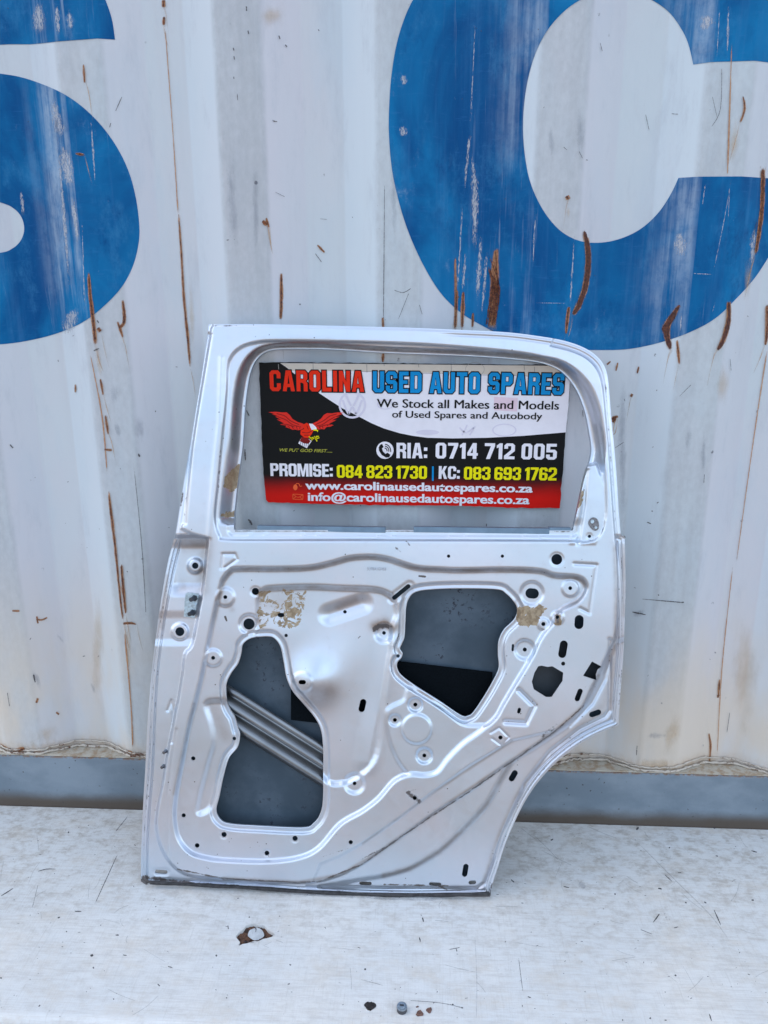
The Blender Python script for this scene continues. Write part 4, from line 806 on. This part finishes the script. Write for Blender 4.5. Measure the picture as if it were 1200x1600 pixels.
def height(X, Y, sd_win, sd_h1, sd_h2, sd_out):
    h = np.zeros_like(X)
    s1 = sstep(seg_dist(X, Y, P1, margin=40), 5)
    below = sstep(Y-838, 8); left = sstep(420-X, 200)
    h += (s1-1)*(7 + below*(5 + 9*left))
    s2 = sstep(seg_dist(X, Y, P2, margin=40)-3, 10); h -= 11*s2
    h -= 9*sstep(seg_dist(X, Y, P3, margin=50)-2, 12)*s2
    h += 4*sstep(seg_dist(X, Y, P4, margin=20), 9)*s2
    h -= 6*sstep(seg_dist(X, Y, P5, margin=20), 12)
    h -= 8*sstep(seg_dist(X, Y, P6, margin=20), 11)*(1-s1)
    h -= 4*sstep(seg_dist(X, Y, P7, margin=20), 5)*s1
    swa = sstep(seg_dist(X, Y, WA, margin=30)-3, 6.5); h -= 7*swa
    # reveal of the window opening: falls back towards the glass channel
    dw = -sd_win; wl = np.interp(X, [350, 420, 840, 930], [25, 10, 10, 25]) * np.interp(Y, [540, 600], [.8, 1.0])
    sill = sstep(Y-815, 14); tri = sstep(seg_dist(X, Y, [(916,728),(932,724),(944,760),(946,815),(930,850),(890,850),(893,829),(905,775)], margin=30), 5)
    rv = 1-np.clip((dw-2)/wl, 0, 1); h -= 36*(rv*rv*(3-2*rv))*(1-sill)*(1-tri)
    h -= 4*sill*sstep(9-dw, 6)
    h += 1.5*tri
    for sd_, am in ((sd_h1, 4.0), (sd_h2, 4.5)):
        h -= 1.4*am*sstep(9+sd_, 5.5)
        h += 1.6*np.exp(-((sd_+1.2)/1.6)**2)
    def disc(cx, cy, r, a, w_): return 1.35*a*sstep(r-np.hypot(X-cx, Y-cy), w_)
    for c in ((389,975,15,-3.2,6),(281,987,13,3,5),(305,884,11,5,7),(352,933,14,2.8,7),(333,1028,13,2.8,6),(649,1101,11,-4,5),(617,1125,9,-3,5),(663,1180.5,12,-4,6),(651,1139,23,3.2,6),(831,927,18,-3,6),(891,919,13,2.2,5),(820,1015,15,-3,7),(849,975,9,2,5),
              (871,965,10,2.4,5),(600,989,13,-5,11),(554,1224,15,-4,9),(472,1066,16,2.2,6),(870,874,11,-.9,3),(399,924,8,-.9,3),(921,838,5,-.6,3),(417,1333,6,-.5,3),(350,1304,7,-.5,3),(461,1310,7,-.5,3)): h += disc(*c)
    def cap(a, b, r, am, w_): return am*sstep(r-seg_dist(X, Y, [a, b], False, False, 60), w_)
    h += cap((514,960),(566,943), 10, -8, 20); h += cap((614,935),(640,916), 8, -1.6, 5)
    h += cap((612,1010),(574,1190), 6, 6.5, 44); h += cap((245,1362),(259,1362.5), 6, -1, 4)
    g = lambda cx, cy, sx, sy, am: am*np.exp(-((X-cx)/sx)**2-((Y-cy)/sy)**2)
    h -= (13*sstep(34-np.abs(X-303), 22)*sstep(38-np.abs(Y-884), 24) + 3*sstep(22-np.abs(Y-982), 14))*(1-s1)*sstep(330-X, 10)
    h += g(490,1066,33,32,18) + g(520,1035,40,46,3.5) + g(440,955,30,22,-2) + g(750,1180,70,50,-.8)
    h += g(575,1155,16,60,2)
    for P, am, w_ in ((([(898,881),(932,883),(921,958),(907,951)]), -1.5, 2.4), ([(346,888),(348,866),(367,866),(370,874),(352,887)], -1.4, 2.2), ([(811,1079),(835,1103),(822,1130),(790,1128)], -2.6, 3.2), ([(916,735),(912,790),(903,847)], -3, 3.6), ([(328,523),(313,610),(298,700),(288,817)], -3, 3.2),
                      ([(346,560),(343,660),(334,740),(326,838)], 1.4, 4), ([(390,838.5),(470,840),(600,841)], -.5, 1.2), ([(700,842),(845,843)], -.5, 1.2), ([(264,1345),(262,1240),(275,1140)], -.6, 2), ([(262,1110),(268,1095),(271,1110),(268,1160)], -1, 2), ([(940,1000),(938,1040),(925,1085),(905,1115),(860,1155)], 0, 3),
                      ([(953,1000),(952,1110),(945,1120),(905,1140),(860,1175),(820,1225),(795,1285),(775,1340),(757,1380),(745,1389),(600,1389),(480,1386)], -2.2, 3), ([(232,1380),(400,1387.5),(600,1397),(766,1396)], -2.6, 1.8), ([(958,1005),(945,1060),(925,1098),(890,1132)], -1.8, 3.2), ([(767,1145),(780,1137),(795,1152),(784,1165),(769,1154)], -.9, 1.6)):
        d = seg_dist(X, Y, P, False, False, w_*4); h += 1.7*am*np.exp(-(d/w_)**2)
    for x_ in (391,415,473,497,592,614.5,704.5,728.5,820,845):
        y_ = 835.2 + (x_-391)*.0035
        q = np.maximum(np.abs(X-x_), np.abs(Y-y_)); h += .8*sstep(2.9-q, 1.6) - .8*sstep(1.5-q, 1.4)
    # rim: folded hem along the outline
    lo = sstep(Y-845, 10)
    rim = sd_out + 1.2*np.sin(Y*.02)
    h += lo*(-4.2*np.exp(-((rim-5)/1.6)**2) - 3.2*np.exp(-((rim-10.5)/1.3)**2) + 2.2*sstep(9-rim, 4)) - 2.5*sstep(3.2-sd_out, 4)
    h -= (1-lo)*2.0*np.exp(-((sd_out-8)/2.2)**2)*sstep(X-700, 60)
    # gentle press waves
    h += .5*np.sin(X*.021+Y*.013) + .35*np.sin(Y*.037-X*.009)
    return h

def build_panel():
    s = 1.2; xs = np.arange(214, 984, s); ys = np.arange(500, 1410, s); X, Y = np.meshgrid(xs, ys)
    sd_out = seg_dist(X, Y, OUT, margin=6)
    sd_win = seg_dist(X, Y, WIN, margin=60); sd_h1 = seg_dist(X, Y, H1, margin=22); sd_h2 = seg_dist(X, Y, H2, margin=22)
    S = [sd_out, -sd_win, -sd_h1, -sd_h2]
    for P in POLYH: S.append(-seg_dist(X, Y, P, margin=6))
    sm = np.full(X.shape, 1e3)
    for cx, cy, r in CH: np.minimum(sm, np.hypot(X-cx, Y-cy)-r, out=sm)
    for x0, y0, x1, y1, r in SL: np.minimum(sm, seg_dist(X, Y, [(x0,y0),(x1,y1+1e-3)], False, False, 30)-r, out=sm)
    S.append(sm); F = S[0].copy(); K = np.zeros(X.shape, int)
    for k, q in enumerate(S[1:], 1):
        c = q < F; F = np.where(c, q, F); K = np.where(c, k, K)
    H = height(X, Y, sd_win, sd_h1, sd_h2, sd_out)
    # attributes: brown tape remains, grime
    tape = np.zeros(X.shape)
    for P in ([(403,925),(440,920),(477,924),(479,960),(462,982),(425,980),(402,985)], [(807,950),(845,946),(858,950),(848,958),(838,976),(812,978),(808,970)], [(352,745),(372,727),(377,724),(372,762),(362,768),(350,760)], [(346,802),(370,798),(368,808),(346,808)], [(910,768),(913,765),(908,788),(903,800),(902,790)], [(868,958),(876,960),(875,974),(868,976)], [(795,930),(803,945),(803,955),(796,948)]):
        tape = np.maximum(tape, (1.0 if P[0][0] == 403 else 1.7)*sstep(seg_dist(X, Y, P, margin=12)+1, 9))
    gr = np.zeros(X.shape)
    for P, w_, a in (([(912,1103),(867,1143),(810,1183),(733,1237),(633,1303),(567,1350),(500,1377),(467,1379),(350,1373),(277,1358)], 1.9, .78), ([(230,1383),(400,1391),(600,1402),(766,1400)], 5, 1.0), ([(220,1377),(250,1383),(300,1386)], 8, 1), ([(232,1380),(400,1387.5),(600,1397),(766,1396)], 1.3, .85), ([(250,1376),(480,1391),(600,1392.5),(760,1391)], 1.0, .6), ([(420,1391),(500,1397),(560,1400)], 3, .7), ([(222,1370),(300,1381),(420,1390)], 5, .8), ([(870,1130),(850,1150)], 9, .5), ([(640,1240),(655,1252)], 6, .7), ([(635,1238),(650,1233)], 3, .7), ([(585,985),(592,978),(610,978)], 7, .75),
                     ([(500,1340),(545,1325)], 2, .5), ([(560,1345),(600,1325)], 3, .6), ([(946,600),(953,700),(962,820)], 2, .5), ([(254,1150),(247,1260),(256,1330)], 2, .35), ([(405,540),(600,546),(790,552),(870,566)], 1.6, .55), ([(326,509),(370,509)], 1.5, .6), ([(288,810),(293,770)], 3, .5), ([(283,790),(285,770)], 3, .6), ([(340,780),(345,700)], 2.5, .5), ([(277,950),(270,1050)], 1, .3), ([(625,985),(618,1010)], 1.5, .7), ([(870,960),(872,972)], 7, .6),
                     ([(600,1382),(690,1384),(700,1384)], 2.2, .7), ([(680,1381),(698,1390)], 3.2, .7), ([(966,1130),(955,1138)], 2, .6), ([(972,1040),(967,1100)], 1.6, .6), ([(635,845),(640,852)], 2.5, .6), ([(618,855),(626,862)], 2.5, .6), ([(655,900),(664,901)], 2, .9), ([(352,964),(354,970)], 2.4, .95), ([(380,1130),(372,1100)], 1, .6), ([(505,1110),(520,1100)], .7, .6), ([(545,1080),(558,1065)], .5, .7), ([(560,997),(563,994)], 1, .9), ([(860,1010),(861,1012)], 1, .6)):
        gr = np.maximum(gr, a*np.exp(-(seg_dist(X, Y, P, False, False, w_*4)/w_)**2))
    gr = np.maximum(gr, .30*np.exp(-((seg_dist(X, Y, P2, margin=20)-4)/4)**2)*sstep(960-Y, 80))
    seam = .75*np.exp(-((seg_dist(X, Y, P2, margin=20)-4)/4.5)**2)*sstep(965-Y, 60)  # seam: brown dirt, with the warm shade of down-facing creases painted in
    seam = np.maximum(seam, .6*np.exp(-((seg_dist(X, Y, P3, margin=20)-3)/5)**2)*sstep(940-Y, 30))
    for P, w_, a in (([(530,948),(555,938)], 7, .5), ([(480,1095),(500,1088),(515,1080)], 16, .45), ([(585,978),(600,972),(618,980)], 8, .8), ([(327,1096),(355,1093)], 7, .5), ([(335,1110),(352,1150)], 10, .35), ([(645,922),(630,940),(628,1010)], 3, .5), ([(806,940),(808,955)], 3, .6), ([(325,841),(312,945)], 3, .3),
                     ([(290,850),(322,850),(315,920),(288,920)], 12, .5), ([(797,1193),(783,1217),(760,1257),(727,1293),(687,1330),(640,1357),(600,1368)], 4.5, .65), ([(975,845),(976,960)], 5, .5), ([(957,1010),(945,1100),(900,1140),(840,1200),(800,1270)], 6, .25), ([(800,1158),(673,1241),(567,1318)], 2, .45), ([(935,1056),(912,1103),(867,1143),(783,1200),(683,1267),(590,1333),(533,1367),(467,1379),(350,1373)], 3, .7), ([(244,1287),(247,1250),(273,1120),(285,1050)], 1.4, .35), ([(352,940),(362,952)], 5, .4), ([(262,900),(252,980)], 4, .35), ([(303,1100),(280,1200),(272,1240)], 3, .4)):
        seam = np.maximum(seam, a*np.exp(-(seg_dist(X, Y, P, False, False, w_*4)/w_)**2))
    seam = np.maximum(seam, .6*np.exp(-((sd_win+7)/5)**2)*sstep(600-Y, 50)); seam = np.maximum(seam, .32*np.exp(-((sd_win+9)/8)**2)*sstep(700-X, 400)*sstep(810-Y, 30))  # brown shade of the window reveal, painted along top and left
    gr = np.maximum(gr, .85*np.exp(-((Y-829.6-(X-366)*.002)/1.0)**2)*(X > 367)*(X < 896))  # dark line painted for the gap along the window sill
    rm_ = sd_out + 1.2*np.sin(Y*.02); lo_ = sstep(Y-850, 20)
    gr = np.maximum(gr, lo_*.62*np.maximum(np.exp(-((rm_-5)/.8)**2), .8*np.exp(-((rm_-10.5)/.8)**2))); seam = np.maximum(seam, lo_*sstep(X-700, 60)*.45*np.exp(-((rm_-15)/3.5)**2))
    gr = np.maximum(gr, .95*np.exp(-((sd_out-1.5)/2.6)**2)*sstep(Y-1378, 6)*sstep(760-X, 500)); gr = np.maximum(gr, .8*np.exp(-((sd_out-1.0)/1.6)**2)*sstep(Y-1378, 6))
    # ---- clip the grid to the sheet
    ny, nx = X.shape; idx = np.arange(ny*nx).reshape(ny, nx)
    px, py, ph, pk, pt_, pg, psm = [a.ravel() for a in (X, Y, H, K, tape, gr, seam)]; pf = F.ravel()
    q = np.stack([idx[:-1,:-1], idx[:-1,1:], idx[1:,1:], idx[1:,:-1]], -1).reshape(-1, 4)
    pos = pf[q] > 0; full = q[pos.all(1)]; part = q[pos.any(1) & ~pos.all(1)]
    faces = [tuple(f) for f in full.tolist()]; ex = []; cache = {}; nb = ny*nx; bedges = []
    for c in part.tolist():
        poly = []; cut = []
        for i in range(4):
            a, b = c[i], c[(i+1)%4]
            if pf[a] > 0: poly.append(a)
            if (pf[a] > 0) != (pf[b] > 0):
                k = (a, b) if a < b else (b, a)
                if k not in cache:
                    t = pf[k[0]]/(pf[k[0]]-pf[k[1]]); t = min(max(t, .02), .98); cache[k] = nb+len(ex); ex.append((k[0], k[1], t))
                poly.append(cache[k]); cut.append(cache[k])
        if len(poly) >= 3: faces.append(tuple(poly))
        if len(cut) == 2: bedges.append(tuple(cut))
    ex = np.array(ex); a_, b_, t_ = ex[:,0].astype(int), ex[:,1].astype(int), ex[:,2]
    lerp = lambda v: np.concatenate([v, v[a_]*(1-t_)+v[b_]*t_])
    PX, PY, PH, PT, PG, PS = lerp(px), lerp(py), lerp(ph), lerp(pt_), lerp(pg), lerp(psm); PK = np.concatenate([pk, np.where(pf[a_] < 0, pk[a_], pk[b_])])
    used = np.zeros(len(PX), bool)
    fl = np.fromiter((i for f in faces for i in f), int); used[fl] = True
    new = np.cumsum(used)-1; co = dp(PX[used], PY[used], PH[used]*.001)
    ls = np.array([len(f) for f in faces]); me = bpy.data.meshes.new('inner_panel')
    me.vertices.add(int(used.sum())); me.vertices.foreach_set('co', co.astype(np.float32).ravel())
    me.loops.add(len(fl)); me.loops.foreach_set('vertex_index', new[fl][::1].astype(np.int32))
    me.polygons.add(len(ls)); me.polygons.foreach_set('loop_start', np.concatenate([[0], np.cumsum(ls)[:-1]]).astype(np.int32)); me.polygons.foreach_set('loop_total', ls.astype(np.int32))
    me.update(calc_edges=True); me.validate(); me.flip_normals()
    me.polygons.foreach_set('use_smooth', [True]*len(me.polygons))
    for nm, arr in (('tape', PT), ('grime', PG), ('seam', PS)):
        at = me.attributes.new(nm, 'FLOAT', 'POINT'); at.data.foreach_set('value', arr[used].astype(np.float32))
    me.materials.append(M['silver']); link(bpy.data.objects.new('inner_panel', me), door)
    # ---- sheet edges: the cut edge folds back
    thick = {0:.030, 1:.012, 2:.0035, 3:.0035}
    groups = {}
    for a, b in bedges:
        g_ = min(int(PK[a]), len(S)-1); groups.setdefault(g_, []).append((a, b))
    nm = {0:'edge_hem', 1:'window_return'}
    for g_, E in groups.items():
        ids = sorted({i for e in E for i in e}); mp = {v: k for k, v in enumerate(ids)}; ids = np.array(ids)
        f3 = dp(PX[ids], PY[ids], PH[ids]*.001); hh = np.array([thick[min(int(k), 3)] if k < 4 else .0022 for k in PK[ids]])
        if g_ == 0: hh = np.where(PY[ids] > 1365, .018, np.where(PY[ids] > 840, .040 + PH[ids]*.001, .030))
        b3 = f3.copy(); b3[:,2] -= hh; n = len(ids)
        o = mesh_obj(nm.get(g_, 'hole_edge'), np.concatenate([f3, b3]), [(mp[a], mp[b], n+mp[b], n+mp[a]) for a, b in E], M['silver_edge'], door)
        if g_ == len(S)-1: o['kind'] = 'stuff'

def silver_material(name, dark=1.0):
    t = NT(name); v = t.coord()
    n = t.noise(v, 5, 5, .6); f = t.noise(v, 1400, 2, .5); d = t.noise(v, 60, 7, .72); d2 = t.noise(t.coord(8, 60, 8), 1, 6, .7)
    c = t.mix(t.ramp(n, .35, .65), tuple(dark*x for x in (.595,.67,.75)), tuple(dark*x for x in (.65,.68,.75)))
    c = t.mix(t.math('MULTIPLY', t.ramp(d, .55, .78), .18), c, (.50,.46,.42))
    metal = .84; m_ = t.math('ADD', 0, metal)
    if name == 'silver_paint':
        tp = t.attr('tape'); g = t.attr('grime')
        vo = t.n('ShaderNodeTexVoronoi'); vo.inputs['Scale'].default_value = 62; vo.feature = 'DISTANCE_TO_EDGE'; t.l(v, vo.inputs['Vector'])
        ns = t.noise(v, 48, 5, .65, 1.0)
        tm = t.ramp(t.math('ADD', tp, t.math('MULTIPLY', t.math('SUBTRACT', ns, .57), 4.2)), .62, .74)
        tm = t.math('MULTIPLY', tm, t.ramp(tp, .05, .2))
        c = t.mix(tm, c, t.mix(t.ramp(t.noise(v, 120, 4), .4, .6), (.24,.175,.105), (.37,.29,.19)))
        sm = t.math('MULTIPLY', t.attr('seam'), t.ramp(t.noise(v, 30, 5, .6), .25, .65, .45, 1.0)); c = t.mix(sm, c, (.25,.17,.11))
        gm = t.ramp(t.math('ADD', g, t.math('MULTIPLY', t.math('SUBTRACT', d, .5), 1.6)), .45, .72)
        gm = t.math('MULTIPLY', gm, t.ramp(g, .02, .2)); c = t.mix(gm, c, (.10,.085,.08))
        # tiny chips
        vc = t.n('ShaderNodeTexVoronoi'); vc.inputs['Scale'].default_value = 70; t.l(v, vc.inputs['Vector'])
        ch = t.math('MULTIPLY', t.ramp(vc.outputs['Distance'], .10, .06), t.ramp(t.noise(v, 9, 3, .5), .54, .60)); c = t.mix(ch, c, (.08,.07,.075))
        m_ = t.math('MULTIPLY', t.math('SUBTRACT', 1, t.math('MAXIMUM', tm, gm)), metal)
    t.bump(t.noise(v, 22, 3, .5), .0006, .12)
    return t.fin(c, t.ramp(d, .3, .8, .31, .42), m_)
M['silver'] = silver_material('silver_paint'); M['silver_edge'] = silver_material('silver_edge_paint', .9)
build_panel()

def door_inside():
    M['foam'] = plain('black_foam', (.004,.006,.008), 1.0, 0, .2, 300, .3); M['foam'].node_tree.nodes['Principled BSDF'].inputs['Specular IOR Level'].default_value = .05
    # outer skin of the door, seen from inside through the openings
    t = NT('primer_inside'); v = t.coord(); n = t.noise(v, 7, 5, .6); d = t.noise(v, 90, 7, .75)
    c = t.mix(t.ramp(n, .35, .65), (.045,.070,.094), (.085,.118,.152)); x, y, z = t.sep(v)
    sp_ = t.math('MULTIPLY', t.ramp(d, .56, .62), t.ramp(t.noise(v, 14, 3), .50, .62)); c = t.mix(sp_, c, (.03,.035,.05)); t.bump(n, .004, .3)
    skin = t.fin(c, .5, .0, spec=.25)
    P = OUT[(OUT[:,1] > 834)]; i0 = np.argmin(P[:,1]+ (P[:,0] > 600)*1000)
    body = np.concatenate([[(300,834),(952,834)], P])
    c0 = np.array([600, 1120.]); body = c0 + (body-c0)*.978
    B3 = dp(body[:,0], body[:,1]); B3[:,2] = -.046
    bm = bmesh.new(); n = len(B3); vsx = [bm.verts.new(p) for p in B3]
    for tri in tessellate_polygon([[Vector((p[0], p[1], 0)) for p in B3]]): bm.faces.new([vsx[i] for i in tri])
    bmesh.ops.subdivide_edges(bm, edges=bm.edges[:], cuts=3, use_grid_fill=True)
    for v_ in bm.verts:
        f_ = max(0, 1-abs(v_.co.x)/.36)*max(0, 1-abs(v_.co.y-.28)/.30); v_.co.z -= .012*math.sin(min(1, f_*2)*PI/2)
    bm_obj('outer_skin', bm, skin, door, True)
    # side impact beam: folded steel bar running down to the right
    a = dp(330., 1087., -.039); b = dp(560., 1232., -.039)
    sec_k = .80
    ax = b-a; Ln = np.linalg.norm(ax); ax /= Ln; pr = np.array([-ax[1], ax[0], 0])
    sec = [(-.047,-.004),(-.041,-.002),(-.036,.006),(-.029,.009),(-.022,.006),(-.017,-.008),(-.011,-.013),(-.005,-.008),(0,.006),(.006,.009),(.012,.006),(.017,-.008),(.023,-.013),(.029,-.008),(.033,.004),(.038,.006),(.047,.002)]
    V = []; 
    for k in range(9):
        p = a + ax*Ln*k/8
        for s_, z_ in sec: q = p + pr*s_*sec_k; q = np.array([q[0], q[1], p[2]+z_]); V.append(q)
    m = len(sec); F = [(k*m+i, k*m+i+1, (k+1)*m+i+1, (k+1)*m+i) for k in range(8) for i in range(m-1)]
    o = mesh_obj('impact_beam', V, F, plain('beam_steel', (.24,.255,.27), .30, .8, .15, 12), door, True)
    md = o.modifiers.new('thickness', 'SOLIDIFY'); md.thickness = .0016; md.offset = -1
    # black sound deadening mat
    Q = np.array([(455,1013),(769,1050),(766,1160),(455,1124)], float); W = dp(Q[:,0], Q[:,1]); 
    for k, p in enumerate(W): W[k] = dp(Q[k,0], Q[k,1], -.043)
    W2 = W.copy(); W2[:,2] += .0035
    mesh_obj('sound_mat', np.concatenate([W, W2]), [(0,1,2,3),(7,6,5,4),(0,4,5,1),(1,5,6,2),(2,6,7,3),(3,7,4,0)], M['foam'], door)
    # dark sheet behind the right hand openings, darkens them
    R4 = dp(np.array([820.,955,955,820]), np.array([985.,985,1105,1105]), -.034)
    mesh_obj('dark_backing', R4, [(0,1,2,3)], plain('backing_dark', (.035,.045,.055), .6), door)
    # glass channel along the sill
    chm = plain('channel_steel', (.16,.24,.32), .4, .5)
    for (x0, x1, y0, dz) in ((400,602,824.2,.004), (646,860,826,.004), (860,894,827.2,.002)):
        p = dp(np.array([x0,x1], float), np.array([y0, y0+(x1-x0)*.006])); bm = bmesh.new()
        add_box(bm, p[0][0], p[1][0], p[0][1]-.008, p[0][1]+.0022, -.030, -.0145+dz, .0008); bm_obj('window_channel', bm, chm, door)
    # hinge reinforcement plate with two studs
    hp = [(290.5,927),(294,925.3),(311,927.5),(307,951),(304.5,965.5),(287.5,963),(288.5,953),(289,940)]
    W = dp(*np.array(hp, float).T, -.0185); W2 = W.copy(); W2[:,2] += .0022; n = len(hp)
    hm = plain('zinc_plate', (.42,.52,.58), .35, .6, .25, 200)
    mesh_obj('hinge_plate', np.concatenate([W, W2]), [tuple(range(n, 2*n))[::-1]] + [(i, (i+1)%n, n+(i+1)%n, n+i) for i in range(n)], hm, door)
    for x_, y_ in ((304,934.5),(301.5,957)):
        p = dp(float(x_), float(y_), -.016); bm = bmesh.new(); add_cyl(bm, (p[0],p[1],-.0165), (p[0]-.004,p[1]-.001,-.004), .0046, .0040, 16); add_cyl(bm, (p[0],p[1],-.0163), (p[0],p[1],-.0135), .0062, .0062, 6)
        bm_obj('hinge_stud', bm, plain('dark_stud', (.07,.08,.095), .45, .7), door)
    p = dp(303., 946., -.016); bm = bmesh.new(); add_cyl(bm, (p[0],p[1],-.0163), (p[0],p[1],-.0145), .0050, .0050, 20); add_cyl(bm, (p[0],p[1],-.0145), (p[0],p[1],-.0140), .0036, .0036, 20); bm_obj('weld_nut', bm, hm, door)
    for x_, y_ in ((259.5,1173.5),(256.5,1196.5)):
        p = dp(float(x_), float(y_), -.02); bm = bmesh.new(); add_cyl(bm, (p[0],p[1],-.022), (p[0]-.002,p[1],-.011), .0034, .0030, 14); bm_obj('rivet', bm, plain('rivet_steel', (.16,.17,.19), .35, .8), door)
    # mirror bracket on the triangle
    tr = crv([(920.5,813),(926,808.5),(932,810),(935.5,817),(935,826),(930,829.5),(925,827),(920,820)], True, 3); W = dp(tr[:,0], tr[:,1], -.0052); W2 = W.copy(); W2[:,2] += .0016; n = len(tr)
    mesh_obj('mirror_bracket', np.concatenate([W, W2]), [tuple(range(n, 2*n))[::-1]] + [(i, (i+1)%n, n+(i+1)%n, n+i) for i in range(n)], plain('bracket_steel', (.20,.20,.21), .45, .6, .4, 300), door)
    for x_, y_, r_ in ((925.5,815,.0036),(931,824.5,.0026)):
        p = dp(x_, y_, -.003); bm = bmesh.new(); add_cyl(bm, (p[0],p[1],-.0036), (p[0],p[1],-.0018), r_, r_*.9, 18); bm_obj('bracket_nut', bm, hm, door)
    # black rubber and dirt strip under the lower hem
    P = crv([(231,1383.5),(310,1387.5),(400,1392.5),(500,1399),(600,1403),(690,1403.3),(765,1401)], False, 5); W = dp(P[:,0], P[:,1]); bm = bmesh.new()
    tube(bm, [(p[0], p[1]-.0015, -.013) for p in W], lambda i: .0034+.0006*math.sin(i*1.3), 8); bm_obj('sill_seal', bm, plain('old_rubber', (.035,.033,.034), .7, 0, .5, 120, .5), door, True)
    # part number stamped small above the recess
    c = bpy.data.curves.new('t', 'FONT'); c.body = '5U7BA1GH53'; c.size = 1; c.fill_mode = 'FRONT'
    o = bpy.data.objects.new('t', c); COL.objects.link(o); bpy.context.view_layer.update()
    me = bpy.data.meshes.new_from_object(o.evaluated_get(bpy.context.evaluated_depsgraph_get())); bpy.data.objects.remove(o); bpy.data.curves.remove(c)
    co = np.array([v_.co[:] for v_ in me.vertices]); w_ = co[:,0].max(); A = dp(573., 891., -.007); Bq = dp(603., 892., -.007); s_ = (Bq[0]-A[0])/w_
    V = np.stack([A[0]+co[:,0]*s_, A[1]+co[:,1]*s_*1.2, np.full(len(co), A[2]+.0008)], -1); me.vertices.foreach_set('co', V.astype(np.float32).ravel()); me.name = 'part_number'; me.materials.clear(); me.materials.append(plain('stamp_grey', (.33,.35,.40), .5)); me.update()
    link(bpy.data.objects.new('part_number', me), door)
door_inside()
